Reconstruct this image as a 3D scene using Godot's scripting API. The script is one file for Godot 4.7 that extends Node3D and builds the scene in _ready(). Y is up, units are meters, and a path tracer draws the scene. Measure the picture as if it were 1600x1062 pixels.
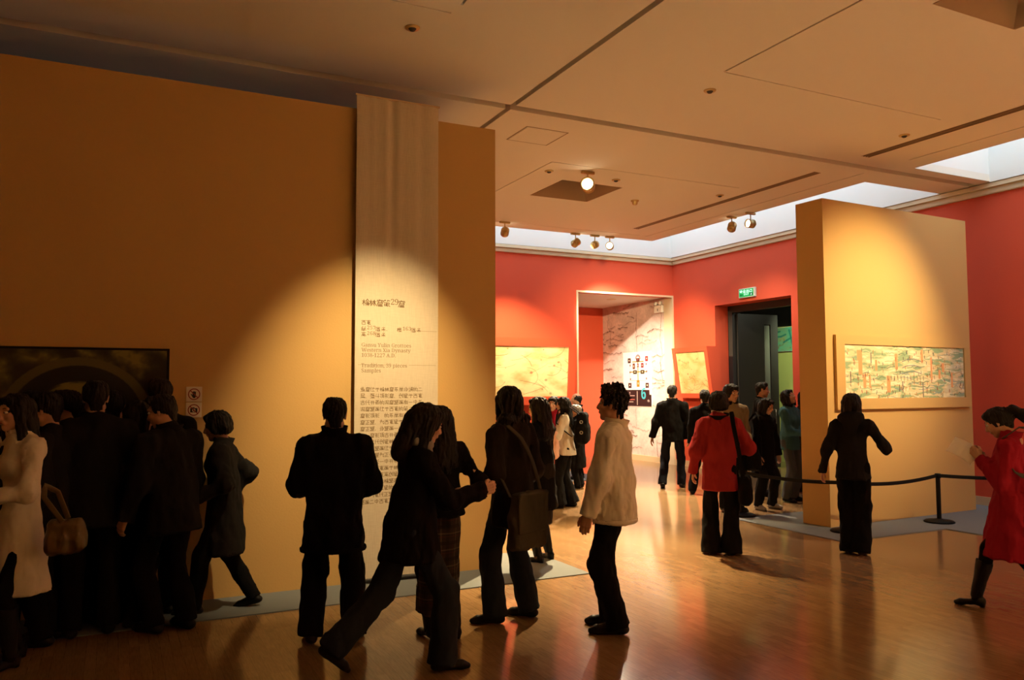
extends Node3D
# A museum hall: freestanding ochre exhibition wall on the left, red rooms beyond, visitors looking at the pictures.
# Axes: x runs along the exhibition wall, -z runs deeper into the hall, y is up; metres.

const CEIL := 4.65
const XR := 11.3      # red wall on the right
const ZB := -14.6     # red wall at the back
const Z1 := -7.03     # face of the freestanding exhibition wall
var M := {}
var noise := FastNoiseLite.new()
var rng := RandomNumberGenerator.new()
var tex_fabric: Texture2D
var tex_plaster: Texture2D

func _ready():
	rng.seed = 7
	noise.seed = 3
	noise.frequency = 1.0
	noise.fractal_octaves = 3
	setup_view()
	setup_materials()
	build_structure()
	build_ceiling()
	build_lights()
	build_exhibits()
	build_barriers()
	build_people()

# ---------------------------------------------------------------- camera, air, exposure
func setup_view():
	var cam := Camera3D.new()
	cam.name = "camera"
	cam.fov = rad_to_deg(2.0 * atan(531.0 / 1254.0))
	cam.rotation_order = EULER_ORDER_YXZ
	cam.position = Vector3(0, 1.7, 0)
	cam.rotation = Vector3(0.0613, -0.4594, -0.0033)
	cam.near = 0.05
	cam.far = 100
	add_child(cam)
	cam.current = true
	var we := WorldEnvironment.new()
	we.name = "environment"
	var e := Environment.new()
	e.background_mode = Environment.BG_COLOR
	e.background_color = Color(0.5, 0.6, 0.7)
	e.background_energy_multiplier = 0.3
	e.tonemap_mode = Environment.TONE_MAPPER_LINEAR
	e.tonemap_exposure = 1.0
	e.sdfgi_enabled = true
	e.ssao_enabled = true
	e.ssil_enabled = true
	we.environment = e
	add_child(we)

const WARM := Color(1.0, 0.866, 0.636)
const SOFT := Color(1.0, 0.925, 0.78)
const COOL := Color(0.90, 0.97, 1.0)

func spot(parent: Node3D, pos: Vector3, to: Vector3, energy: float, angle: float, color := WARM, size := 0.04):
	var l := SpotLight3D.new()
	l.name = "lamp_light"
	l.light_color = color
	l.light_energy = energy
	l.spot_range = 40
	l.spot_attenuation = 2
	l.spot_angle = angle
	l.spot_angle_attenuation = 1.0
	l.light_size = size
	l.shadow_enabled = true
	parent.add_child(l, true)
	l.global_position = pos
	var up := Vector3.UP if absf((to - pos).normalized().y) < 0.98 else Vector3.RIGHT
	l.look_at(to, up)

# ---------------------------------------------------------------- naming helpers
var used := {}
func numbered(called: String) -> String:
	if not used.has(called):
		used[called] = 0
		return called
	used[called] += 1
	return "%s_%03d" % [called, used[called]]

func thing(called: String, label: String, category: String, at := Vector3.ZERO, turn := 0.0, group := "") -> Node3D:
	var o := Node3D.new()
	o.name = numbered(called)
	add_child(o, true)
	o.position = at
	o.rotation.y = turn
	tag(o, label, category, group)
	return o

func tag(o: Node, label: String, category: String, group := ""):
	o.set_meta("label", label)
	o.set_meta("category", category)
	if group != "":
		o.set_meta("group", group)

func part(called: String, mesh: Mesh, m: Material, parent: Node, at := Transform3D()) -> MeshInstance3D:
	var o := MeshInstance3D.new()
	o.name = numbered(called) if parent == self else called
	o.mesh = mesh
	o.material_override = m
	o.transform = at
	parent.add_child(o, true)
	return o

func struct(called: String, mesh: Mesh, m: Material, label: String, category := "wall") -> MeshInstance3D:
	var o := part(called, mesh, m, self)
	o.set_meta("kind", "structure")
	tag(o, label, category)
	return o

# ---------------------------------------------------------------- mesh helpers
func newst() -> SurfaceTool:
	var st := SurfaceTool.new()
	st.begin(Mesh.PRIMITIVE_TRIANGLES)
	st.set_smooth_group(-1)
	return st

func done(st: SurfaceTool) -> ArrayMesh:
	st.generate_normals()
	return st.commit()

func quad(st: SurfaceTool, a: Vector3, b: Vector3, c: Vector3, d: Vector3, uv := true):
	# a b c d seen clockwise from outside
	var p := [a, b, c, a, c, d]
	var u := [Vector2(0, 0), Vector2(1, 0), Vector2(1, 1), Vector2(0, 0), Vector2(1, 1), Vector2(0, 1)]
	for i in 6:
		st.set_uv(u[i])
		st.add_vertex(p[i])

func hexa(st: SurfaceTool, v: Array):
	# v: bottom four then top four; order -x+z, +x+z, +x-z, -x-z
	quad(st, v[4], v[5], v[1], v[0])
	quad(st, v[5], v[6], v[2], v[1])
	quad(st, v[6], v[7], v[3], v[2])
	quad(st, v[7], v[4], v[0], v[3])
	quad(st, v[7], v[6], v[5], v[4])
	quad(st, v[0], v[1], v[2], v[3])

func boxst(st: SurfaceTool, a: Vector3, b: Vector3, t := Transform3D()):
	var lo := Vector3(minf(a.x, b.x), minf(a.y, b.y), minf(a.z, b.z))
	var hi := Vector3(maxf(a.x, b.x), maxf(a.y, b.y), maxf(a.z, b.z))
	var v := []
	for y in [lo.y, hi.y]:
		v.append(t * Vector3(lo.x, y, hi.z))
		v.append(t * Vector3(hi.x, y, hi.z))
		v.append(t * Vector3(hi.x, y, lo.z))
		v.append(t * Vector3(lo.x, y, lo.z))
	hexa(st, v)

func box(a: Vector3, b: Vector3) -> ArrayMesh:
	var st := newst()
	boxst(st, a, b)
	return done(st)

func bevbox(a: Vector3, b: Vector3, r: float) -> ArrayMesh:
	# a box with chamfered edges
	var st := newst()
	var lo := Vector3(minf(a.x, b.x), minf(a.y, b.y), minf(a.z, b.z))
	var hi := Vector3(maxf(a.x, b.x), maxf(a.y, b.y), maxf(a.z, b.z))
	var c := (lo + hi) / 2
	var h := (hi - lo) / 2
	var pts := []
	for sx in [-1, 1]:
		for sy in [-1, 1]:
			for sz in [-1, 1]:
				for k in 3:
					var q := Vector3(h.x - r, h.y - r, h.z - r)
					q[k] += r
					pts.append(c + q * Vector3(sx, sy, sz))
	hull(st, pts, c)
	return done(st)

func hull(st: SurfaceTool, pts: Array, c: Vector3):
	# small convex hulls by brute force over planes (24 points)
	var faces := {}
	var n := pts.size()
	for i in n:
		for j in range(i + 1, n):
			for k in range(j + 1, n):
				var nn: Vector3 = (pts[j] - pts[i]).cross(pts[k] - pts[i])
				if nn.length() < 1e-9:
					continue
				nn = nn.normalized()
				if nn.dot(pts[i] - c) < 0:
					nn = -nn
				var o: float = nn.dot(pts[i])
				var ok := true
				for q in pts:
					if nn.dot(q) > o + 1e-6:
						ok = false
						break
				if ok:
					var key := "%d,%d,%d" % [roundi(nn.x * 1000), roundi(nn.y * 1000), roundi(nn.z * 1000)]
					faces[key] = [nn, o]
	for f in faces.values():
		var nn: Vector3 = f[0]
		var on := []
		var mid := Vector3.ZERO
		for q in pts:
			if absf(nn.dot(q) - f[1]) < 1e-6:
				on.append(q)
				mid += q
		mid /= on.size()
		var u: Vector3 = (on[0] - mid).normalized()
		var w := nn.cross(u)
		on.sort_custom(func(p, q): return atan2((p - mid).dot(w), (p - mid).dot(u)) > atan2((q - mid).dot(w), (q - mid).dot(u)))
		for i in range(1, on.size() - 1):
			st.add_vertex(on[0])
			st.add_vertex(on[i])
			st.add_vertex(on[i + 1])

func lathe(prof: Array, seg := 24, smooth := true) -> ArrayMesh:
	# prof: Vector2(radius, y) from bottom to top
	var st := SurfaceTool.new()
	st.begin(Mesh.PRIMITIVE_TRIANGLES)
	for i in prof.size() - 1:
		if not smooth:
			st.set_smooth_group(-1)
		else:
			st.set_smooth_group(0)
		for k in seg:
			var a := TAU * k / seg
			var b := TAU * (k + 1) / seg
			var p0 := Vector3(prof[i].x * cos(a), prof[i].y, prof[i].x * sin(a))
			var p1 := Vector3(prof[i].x * cos(b), prof[i].y, prof[i].x * sin(b))
			var q0 := Vector3(prof[i + 1].x * cos(a), prof[i + 1].y, prof[i + 1].x * sin(a))
			var q1 := Vector3(prof[i + 1].x * cos(b), prof[i + 1].y, prof[i + 1].x * sin(b))
			for v in [p0, q1, q0] if prof[i + 1].x > 1e-6 else []:
				st.add_vertex(v)
			for v in [p0, p1, q1] if prof[i].x > 1e-6 else []:
				st.add_vertex(v)
			if prof[i + 1].x <= 1e-6 and prof[i].x > 1e-6:
				pass
	st.generate_normals()
	return st.commit()

func tube(path: Array, r0: float, r1: float, seg := 8, flat := 1.0, flat_axis := Vector3.UP) -> ArrayMesh:
	# a bar of round or flattened section along a path; ends closed
	var st := SurfaceTool.new()
	st.begin(Mesh.PRIMITIVE_TRIANGLES)
	st.set_smooth_group(0)
	var rings := []
	var n := path.size()
	for i in n:
		var d: Vector3 = (path[mini(i + 1, n - 1)] - path[maxi(i - 1, 0)]).normalized()
		var u := flat_axis - d * d.dot(flat_axis)
		if u.length() < 0.05:
			u = Vector3.RIGHT - d * d.x
		u = u.normalized()
		var w := d.cross(u)
		var r := lerpf(r0, r1, float(i) / maxi(n - 1, 1))
		var ring := []
		for k in seg:
			var a := TAU * k / seg
			ring.append(path[i] + u * cos(a) * r * flat + w * sin(a) * r)
		rings.append(ring)
	for i in n - 1:
		for k in seg:
			var k2 := (k + 1) % seg
			for v in [rings[i][k], rings[i + 1][k2], rings[i + 1][k], rings[i][k], rings[i][k2], rings[i + 1][k2]]:
				st.add_vertex(v)
	st.set_smooth_group(-1)
	for e in 2:
		var ring: Array = rings[0] if e == 0 else rings[n - 1]
		for k in range(1, seg - 1):
			for v in ([ring[0], ring[k + 1], ring[k]] if e == 0 else [ring[0], ring[k], ring[k + 1]]):
				st.add_vertex(v)
	st.generate_normals()
	return st.commit()

func subtract(rects: Array, hole: Rect2) -> Array:
	var out := []
	for r in rects:
		if not r.intersects(hole):
			out.append(r)
			continue
		var i: Rect2 = r.intersection(hole)
		if i.position.x > r.position.x + 1e-5:
			out.append(Rect2(r.position.x, r.position.y, i.position.x - r.position.x, r.size.y))
		if i.end.x < r.end.x - 1e-5:
			out.append(Rect2(i.end.x, r.position.y, r.end.x - i.end.x, r.size.y))
		if i.position.y > r.position.y + 1e-5:
			out.append(Rect2(i.position.x, r.position.y, i.size.x, i.position.y - r.position.y))
		if i.end.y < r.end.y - 1e-5:
			out.append(Rect2(i.position.x, i.end.y, i.size.x, r.end.y - i.end.y))
	return out

# ---------------------------------------------------------------- materials
func mat(c: Color, rough := 0.8, bump: Texture2D = null, scale := 1.0, height := 0.3, world := false) -> StandardMaterial3D:
	# c: real base colour, linear
	var m := StandardMaterial3D.new()
	m.albedo_color = c.linear_to_srgb()
	m.roughness = rough
	if bump:
		m.heightmap_enabled = true
		m.heightmap_texture = bump
		m.heightmap_scale = height
		m.uv1_triplanar = true
		m.uv1_world_triplanar = world
		m.uv1_scale = Vector3.ONE * scale
	return m

func glow(c: Color, e: float) -> StandardMaterial3D:
	var m := StandardMaterial3D.new()
	m.albedo_color = Color(0.9, 0.9, 0.9)
	m.emission_enabled = true
	m.emission = c
	m.emission_energy_multiplier = e
	return m

func tmat(img: Image, rough := 0.7) -> StandardMaterial3D:
	var m := StandardMaterial3D.new()
	m.albedo_texture = ImageTexture.create_from_image(img)
	m.roughness = rough
	m.texture_repeat = false
	return m

func noise_tex(freq: float, size := 256, seed_ := 1, octaves := 4) -> Texture2D:
	var t := NoiseTexture2D.new()
	var n := FastNoiseLite.new()
	n.seed = seed_
	n.frequency = freq
	n.fractal_octaves = octaves
	t.noise = n
	t.width = size
	t.height = size
	t.seamless = true
	return t

func cloth(c: Color, rough := 0.95) -> StandardMaterial3D:
	var m := mat(c, rough, tex_fabric, 14.0, 0.08)
	m.metallic_specular = 0.22
	return m

func setup_materials():
	tex_fabric = noise_tex(0.08, 256, 5)
	tex_plaster = noise_tex(0.05, 256, 9)
	M.ochre = mat(Color(0.57, 0.362, 0.128), 0.85, tex_plaster, 3.0, 0.05, true)
	M.red = mat(Color(0.64, 0.085, 0.036), 0.8, tex_plaster, 3.0, 0.05, true)
	M.ceiling = mat(Color(0.78, 0.75, 0.68), 0.9, tex_plaster, 2.0, 0.03, true)
	M.white = mat(Color(0.8, 0.82, 0.82), 0.9)
	M.trim = mat(Color(0.68, 0.58, 0.40), 0.6)
	M.base = mat(Color(0.62, 0.46, 0.28), 0.5)
	M.carpet = mat(Color(0.17, 0.19, 0.20), 1.0, noise_tex(0.3, 256, 31), 4.0, 0.4, true)
	M.dark = mat(Color(0.03, 0.028, 0.027), 0.6)
	M.black = mat(Color(0.008, 0.008, 0.008), 0.5)
	M.black.metallic_specular = 0.25
	M.brass = mat(Color(0.52, 0.38, 0.16), 0.35)
	M.brass.metallic = 0.6
	M.lens = glow(Color(1.0, 0.92, 0.75), 5.0)
	M.dimlens = mat(Color(0.5, 0.45, 0.35), 0.2)
	M.skin = mat(Color(0.50, 0.27, 0.17), 0.55)
	M.skin.subsurf_scatter_enabled = false
	M.skin2 = mat(Color(0.58, 0.34, 0.23), 0.55)
	M.hair = mat(Color(0.009, 0.0075, 0.007), 0.62)
	M.hair.metallic_specular = 0.35
	M.greyhair = mat(Color(0.28, 0.25, 0.22), 0.6)
	M.eye = mat(Color(0.7, 0.68, 0.64), 0.2)
	M.iris = mat(Color(0.015, 0.01, 0.008), 0.15)
	M.lip = mat(Color(0.40, 0.13, 0.10), 0.5)
	M.leather = mat(Color(0.009, 0.0085, 0.0085), 0.45)
	M.leather.metallic_specular = 0.3
	M.sole = mat(Color(0.02, 0.02, 0.02), 0.8)
	M.steel = mat(Color(0.4, 0.4, 0.4), 0.35)
	M.steel.metallic = 0.9
	M.paper = mat(Color(0.8, 0.78, 0.72), 0.8)
	# floor: narrow parquet strips, tone varying from strip to strip, lacquered
	var img := Image.create(1024, 1024, false, Image.FORMAT_RGB8)
	var r2 := RandomNumberGenerator.new()
	r2.seed = 11
	for col in 32:
		var y := -r2.randi_range(0, 200)
		while y < 1024:
			var ln := r2.randi_range(150, 320)
			var t := r2.randf_range(-1, 1)
			var c := Color(0.555 + t * 0.024, 0.435 + t * 0.022, 0.30 + t * 0.02)
			img.fill_rect(Rect2i(col * 32, maxi(y, 0), 32, mini(ln, 1024 - maxi(y, 0))), c)
			img.fill_rect(Rect2i(col * 32, maxi(y, 0), 32, 1), c.darkened(0.1))
			y += ln
		img.fill_rect(Rect2i(col * 32, 0, 1, 1024), Color(0.47, 0.355, 0.235))
	var g := FastNoiseLite.new()
	g.seed = 4
	g.frequency = 0.05
	for y in range(0, 1024):
		for x in range(0, 1024):
			var v := g.get_noise_2d(x * 3.0, y * 0.25) * 0.06
			var c := img.get_pixel(x, y)
			img.set_pixel(x, y, Color(c.r + v, c.g + v * 0.8, c.b + v * 0.6))
	M.floor = StandardMaterial3D.new()
	M.floor.albedo_texture = ImageTexture.create_from_image(img)
	M.floor.uv1_triplanar = true
	M.floor.uv1_world_triplanar = true
	M.floor.uv1_scale = Vector3.ONE * 0.5
	M.floor.roughness = 0.15
	M.floor.metallic_specular = 0.6
	M.cloud = M.white

# ---------------------------------------------------------------- room shell
func build_structure():
	struct("floor", box(Vector3(-5.3, -0.2, 3.3), Vector3(16.2, 0, -17.9)), M.floor, "glossy honey-coloured narrow-strip wooden floor of the hall", "floor")
	# freestanding exhibition wall and an unseen return wall keeping the space behind dim
	struct("wall_left", box(Vector3(-5, 0, Z1), Vector3(3.30, 4.25, Z1 - 0.28)), M.ochre, "tall freestanding ochre exhibition wall behind the hanging text banner")
	struct("wall_unseen_return", box(Vector3(2.9, 0, Z1 - 0.28), Vector3(3.18, 4.2, ZB)), M.ochre, "unseen return wall running towards the back, keeping the space behind the exhibition wall dim")
	struct("wall_west", box(Vector3(-5.3, 0, 3.3), Vector3(-5, 5.2, ZB)), M.ochre, "plain side wall beyond the left end of the exhibition wall")
	struct("wall_front", box(Vector3(-5, 0, 3.3), Vector3(XR, 5.2, 3)), M.ochre, "ochre wall behind the photographer")
	# back wall with the opening to the passage
	var st := newst()
	boxst(st, Vector3(-5, 0, ZB), Vector3(8.76, 6.6, ZB - 0.3))
	boxst(st, Vector3(8.76, 3.78, ZB), Vector3(XR, 6.6, ZB - 0.3))
	struct("wall_back", done(st), M.red, "red back wall with the tall opening to the passage")
	# right wall with the doorway
	st = newst()
	boxst(st, Vector3(XR, 0, 3.3), Vector3(XR + 0.35, 6.6, -11.07))
	boxst(st, Vector3(XR, 3.44, -11.07), Vector3(XR + 0.35, 6.6, -13.2))
	boxst(st, Vector3(XR, 0, -13.2), Vector3(XR + 0.35, 6.6, ZB - 0.3))
	struct("wall_right", done(st), M.red, "red right-hand wall with the dark doorway")
	# passage behind the opening
	struct("wall_passage", box(Vector3(7.4, 0, -17.5), Vector3(XR + 0.35, 3.9, -17.8)), M.red, "red end wall inside the passage")
	struct("wall_passage_left", box(Vector3(7.1, 0, ZB - 0.3), Vector3(7.4, 3.9, -17.8)), M.red, "red left end of the passage")
	struct("ceiling_passage", box(Vector3(7.1, 3.78, ZB - 0.3), Vector3(XR + 0.35, 3.95, -17.8)), M.ceiling, "low plain ceiling of the passage", "ceiling")
	struct("wall_rock", box(Vector3(XR - 0.02, 0.0, ZB - 0.3), Vector3(XR + 0.35, 3.78, -17.5)), rock_material(), "passage wall papered with a photograph of pale cracked cliff rock")
	# opening edge: pale metal angle
	st = newst()
	boxst(st, Vector3(8.75, 0, ZB + 0.012), Vector3(8.79, 3.80, ZB - 0.3))
	boxst(st, Vector3(8.79, 3.76, ZB + 0.012), Vector3(XR - 0.04, 3.80, ZB - 0.02))
	boxst(st, Vector3(XR - 0.04, 0, ZB + 0.012), Vector3(XR, 3.80, ZB - 0.3))
	struct("trim_opening", done(st), M.trim, "pale metal edging round the passage opening", "trim")
	# skirting boards
	st = newst()
	boxst(st, Vector3(3.2, 0, ZB), Vector3(8.74, 0.13, ZB + 0.02))
	struct("baseboard_back", done(st), M.base, "tan skirting board under the red back wall", "baseboard")
	st = newst()
	boxst(st, Vector3(XR - 0.02, 0, 3), Vector3(XR, 0.13, -11.07))
	boxst(st, Vector3(XR - 0.02, 0, -13.2), Vector3(XR, 0.13, ZB))
	boxst(st, Vector3(XR - 0.05, 0, ZB - 0.3), Vector3(XR - 0.02, 0.13, -17.5))
	struct("baseboard_right", done(st), M.base, "tan skirting board along the right-hand red wall", "baseboard")
	# cornice at the top of the red walls
	for k in 2:
		st = newst()
		var y0 := 4.50 + k * 0.075
		var d := 0.055 + k * 0.05
		boxst(st, Vector3(3.2, y0, ZB), Vector3(XR, y0 + 0.06, ZB + d))
		boxst(st, Vector3(XR - d, y0, 3), Vector3(XR, y0 + 0.06, ZB + d))
		struct("trim_cornice", done(st), M.trim, "lower bead of the cream cornice over the red walls" if k == 0 else "upper bead of the cream cornice over the red walls", "trim")
	st = newst()
	boxst(st, Vector3(3.2, 4.49, ZB), Vector3(XR, 4.648, ZB + 0.045))
	boxst(st, Vector3(XR - 0.045, 4.49, 3), Vector3(XR, 4.648, ZB + 0.045))
	struct("trim_cornice", done(st), M.trim, "cream backing board of the cornice over the red walls", "trim")
	# dim lobby beyond the doorway
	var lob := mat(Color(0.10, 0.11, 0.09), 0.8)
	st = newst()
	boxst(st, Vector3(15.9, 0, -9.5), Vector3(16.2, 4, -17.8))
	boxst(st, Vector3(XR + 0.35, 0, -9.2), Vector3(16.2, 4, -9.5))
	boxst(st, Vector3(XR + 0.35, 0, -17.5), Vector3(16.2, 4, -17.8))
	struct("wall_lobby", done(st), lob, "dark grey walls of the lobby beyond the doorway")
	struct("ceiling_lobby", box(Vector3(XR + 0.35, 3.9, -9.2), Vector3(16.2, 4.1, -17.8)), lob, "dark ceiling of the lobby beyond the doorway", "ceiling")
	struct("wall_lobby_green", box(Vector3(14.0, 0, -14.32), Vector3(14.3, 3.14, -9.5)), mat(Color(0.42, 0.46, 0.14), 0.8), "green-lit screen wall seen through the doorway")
	# doorway lining and open leaf
	var d1 := Node3D.new()
	d1.name = "door_1"
	d1.set_meta("kind", "structure")
	tag(d1, "tall dark double door standing open in the red right-hand wall", "door")
	add_child(d1)
	st = newst()
	boxst(st, Vector3(XR + 0.36, 0, -13.2), Vector3(XR + 0.46, 3.44, -13.08))
	boxst(st, Vector3(XR + 0.36, 0, -11.19), Vector3(XR + 0.46, 3.44, -11.07))
	boxst(st, Vector3(XR + 0.36, 3.30, -13.08), Vector3(XR + 0.46, 3.44, -11.19))
	part("door_frame", done(st), M.dark, d1)
	var leaf := part("door_leaf", done(leaf_mesh()), mat(Color(0.02, 0.018, 0.018), 0.5), d1, Transform3D(Basis(Vector3.UP, deg_to_rad(-2)), Vector3(XR + 0.46, 0, -13.06)))
	part("door_glass", box(Vector3(0.72, 0.9, 0.012), Vector3(0.86, 3.05, 0.028)), mat(Color(0.16, 0.18, 0.15), 0.15), leaf)
	part("door_handle", tube([Vector3(0.95, 0.95, 0.02), Vector3(0.95, 0.95, 0.08), Vector3(0.95, 1.25, 0.08), Vector3(0.95, 1.25, 0.02)], 0.012, 0.012), M.steel, leaf)
	# carpets laid on the wooden floor
	tag(part("carpet_strip", box(Vector3(-5, 0, -6.42), Vector3(3.97, 0.008, -7.6)), M.carpet, self), "grey carpet strip along the foot of the ochre exhibition wall", "carpet")
	st = newst()
	boxst(st, Vector3(7.28, 0, -6.46), Vector3(9.02, 0.008, -8.25))
	boxst(st, Vector3(9.02, 0, -3.4), Vector3(XR - 0.02, 0.008, -8.25))
	tag(part("carpet_strip", done(st), M.carpet, self), "grey carpet under the freestanding partition and its barrier posts", "carpet")
	tag(part("carpet_strip", box(Vector3(4.4, 0, -12.9), Vector3(8.5, 0.008, ZB + 0.02)), M.carpet, self), "far grey carpet strip below the large painting on the back wall", "carpet")

func leaf_mesh() -> SurfaceTool:
	var st := newst()
	boxst(st, Vector3(0, 0.02, 0), Vector3(0.70, 3.28, 0.04))
	boxst(st, Vector3(0.88, 0.02, 0), Vector3(1.08, 3.28, 0.04))
	boxst(st, Vector3(0.70, 0.02, 0), Vector3(0.88, 0.88, 0.04))
	boxst(st, Vector3(0.70, 3.07, 0), Vector3(0.88, 3.28, 0.04))
	return st

func rock_material() -> StandardMaterial3D:
	# a printed cliff: pale pinkish stone, horizontal bedding cracks
	var w := 512
	var h := 512
	var im := Image.create(w, h, false, Image.FORMAT_RGB8)
	var n := FastNoiseLite.new()
	n.seed = 21
	n.frequency = 0.010
	n.fractal_octaves = 5
	for y in h:
		for x in w:
			var t := 0.84 + n.get_noise_2d(x, y * 1.8) * 0.10 + n.get_noise_2d(x * 6.0, y * 9.0) * 0.05
			im.set_pixel(x, y, Color(clampf(t, 0, 1), clampf(t * 0.89, 0, 1), clampf(t * 0.86, 0, 1)))
	var r := RandomNumberGenerator.new()
	r.seed = 15
	for k in 90:
		# bedding cracks, mostly level, some stepping down
		var p := Vector2(r.randf() * w, r.randf() * h)
		var steep := k % 6 == 0
		var wide := r.randf_range(0.5, 2.1)
		for i in r.randi_range(5, 16):
			var q := p + (Vector2(r.randf_range(-4, 4), r.randf_range(5, 12)) if steep else Vector2(r.randf_range(5, 13), r.randf_range(-3.2, 3.6)))
			stroke(im, p, q, wide * r.randf_range(0.4, 1.2), Color(0.34, 0.24, 0.21), r.randf_range(0.25, 0.85))
			stroke(im, p + Vector2(0, 3), q + Vector2(0, 3), wide * 1.6, Color(0.70, 0.58, 0.53), 0.35)
			p = q
	var m := StandardMaterial3D.new()
	m.albedo_texture = ImageTexture.create_from_image(im)
	m.roughness = 0.8
	m.uv1_triplanar = true
	m.uv1_scale = Vector3(0.34, 0.26, 0.34)
	return m

# ---------------------------------------------------------------- ceiling with its slots, grilles, vents and skylight wells
func build_ceiling():
	var holes := []
	var add := func(x0: float, x1: float, z0: float, z1: float): holes.append(Rect2(minf(x0, x1), minf(z0, z1), absf(x1 - x0), absf(z1 - z0)))
	add.call(3.62, 3.68, 3, ZB)                    # joint across
	add.call(-5, XR - 0.1, -7.33, -7.46)           # joint along
	add.call(8.50, 8.63, -7.85, -12.16)            # linear air grilles
	add.call(8.46, 8.60, -7.05, 1.0)
	add.call(5.60, 6.62, -9.70, -10.70)            # square air vents
	add.call(5.57, 6.60, -2.95, -3.95)
	add.call(9.58, XR - 0.12, -7.93, -14.5)        # skylight wells
	add.call(3.3, 9.58, -13.02, -14.5)
	add.call(9.58, XR - 0.12, -7.13, 2.9)
	var g := 0.016
	add.call(5.02, 8.19, -8.97, -8.97 - g)         # panel outlines
	add.call(5.02, 5.02 + g, -8.97, -12.1)
	add.call(5.04, 8.10, -5.68 - g, -5.68)
	add.call(5.02, 5.02 + g * 1.4, -5.68, 0.5)
	add.call(-0.8, 2.30, -5.70, -5.70 - g)
	add.call(2.31, 2.31 + g * 1.4, -5.55, 0.5)
	add.call(9.16, 9.18, -7.6, -12.7)              # light track channels
	add.call(9.16, 9.18, -6.9, 2.0)
	add.call(4.0, 9.0, -12.62, -12.64)
	var rects := [Rect2(-5, ZB, XR + 5, 3 - ZB)]
	for hl in holes:
		rects = subtract(rects, hl)
	# one named panel per slab between the joints
	var c := Node3D.new()
	c.name = "ceiling"
	c.set_meta("kind", "structure")
	tag(c, "cream plaster ceiling with thin joints, grilles and skylight openings", "ceiling")
	add_child(c)
	var bays := {}
	for r in rects:
		var mid: Vector2 = r.get_center()
		var key := Vector2i(int(mid.x > 3.65), int(mid.y > -7.4))
		if not bays.has(key):
			bays[key] = newst()
		boxst(bays[key], Vector3(r.position.x, CEIL, r.position.y), Vector3(r.end.x, CEIL + 0.10, r.end.y))
	for key in bays:
		part("ceiling_panel", done(bays[key]), M.ceiling, c)
	# backing that closes joints, and the void above
	var st := newst()
	var back := [Rect2(-5, ZB, XR + 5, 3 - ZB)]
	for hl in [holes[4], holes[5], holes[6], holes[7], holes[8]]:
		back = subtract(back, hl.grow(0.02))
	for r in back:
		boxst(st, Vector3(r.position.x, CEIL + 0.18, r.position.y), Vector3(r.end.x, CEIL + 0.3, r.end.y))
	part("ceiling_backing", done(st), M.dark, c)
	# grilles: slats inside the long slots
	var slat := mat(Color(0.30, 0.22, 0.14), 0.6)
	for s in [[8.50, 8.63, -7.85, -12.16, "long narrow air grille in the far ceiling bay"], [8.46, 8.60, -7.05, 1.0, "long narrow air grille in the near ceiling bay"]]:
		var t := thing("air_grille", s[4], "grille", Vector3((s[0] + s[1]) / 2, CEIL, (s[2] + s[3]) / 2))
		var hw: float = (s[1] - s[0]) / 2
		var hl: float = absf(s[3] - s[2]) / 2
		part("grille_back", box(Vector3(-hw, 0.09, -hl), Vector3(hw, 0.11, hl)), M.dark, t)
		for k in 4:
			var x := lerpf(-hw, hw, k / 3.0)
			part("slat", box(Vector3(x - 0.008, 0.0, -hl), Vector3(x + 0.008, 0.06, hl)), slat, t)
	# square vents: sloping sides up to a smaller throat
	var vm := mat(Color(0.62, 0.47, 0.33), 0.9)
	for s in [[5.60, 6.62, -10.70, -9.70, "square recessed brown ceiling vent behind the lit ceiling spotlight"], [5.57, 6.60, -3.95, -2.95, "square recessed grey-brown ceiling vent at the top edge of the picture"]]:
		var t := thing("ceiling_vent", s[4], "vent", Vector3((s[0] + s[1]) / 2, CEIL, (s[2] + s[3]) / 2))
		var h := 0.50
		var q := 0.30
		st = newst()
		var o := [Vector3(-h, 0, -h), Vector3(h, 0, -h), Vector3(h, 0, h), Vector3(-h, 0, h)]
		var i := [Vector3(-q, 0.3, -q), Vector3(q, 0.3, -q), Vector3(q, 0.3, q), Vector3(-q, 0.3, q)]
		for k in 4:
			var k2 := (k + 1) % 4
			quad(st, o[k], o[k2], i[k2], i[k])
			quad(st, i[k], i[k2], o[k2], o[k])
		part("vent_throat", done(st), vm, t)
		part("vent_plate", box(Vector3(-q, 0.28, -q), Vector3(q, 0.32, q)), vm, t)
	# access hatch
	var ht := thing("ceiling_hatch", "faint rectangular access hatch in the ceiling near the exhibition wall's end", "hatch", Vector3(4.355, CEIL, -8.125))
	part("hatch_panel", bevbox(Vector3(-0.255, -0.006, -0.25), Vector3(0.255, 0.02, 0.25), 0.004), M.ceiling, ht)
	st = newst()
	for k in 2:
		boxst(st, Vector3(-0.27, -0.003, (k * 2 - 1) * 0.262 - 0.006), Vector3(0.27, 0.01, (k * 2 - 1) * 0.262 + 0.006))
		boxst(st, Vector3((k * 2 - 1) * 0.267 - 0.006, -0.003, -0.26), Vector3((k * 2 - 1) * 0.267 + 0.006, 0.01, 0.26))
	part("hatch_gap", done(st), slat, ht)
	# skylight wells: white shafts, frosted panes on top
	st = newst()
	var ztop := 6.3
	boxst(st, Vector3(3.2, CEIL - 0.01, ZB + 0.02), Vector3(XR - 0.02, ztop, ZB + 0.106))        # back face of the far well
	boxst(st, Vector3(XR - 0.126, CEIL - 0.01, -7.93), Vector3(XR - 0.02, ztop, ZB + 0.1))   # right face
	boxst(st, Vector3(9.48, CEIL + 0.1, -7.93), Vector3(9.58, ztop, -13.02))
	boxst(st, Vector3(3.2, CEIL + 0.1, -12.92), Vector3(9.58, ztop, -13.02))
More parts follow.
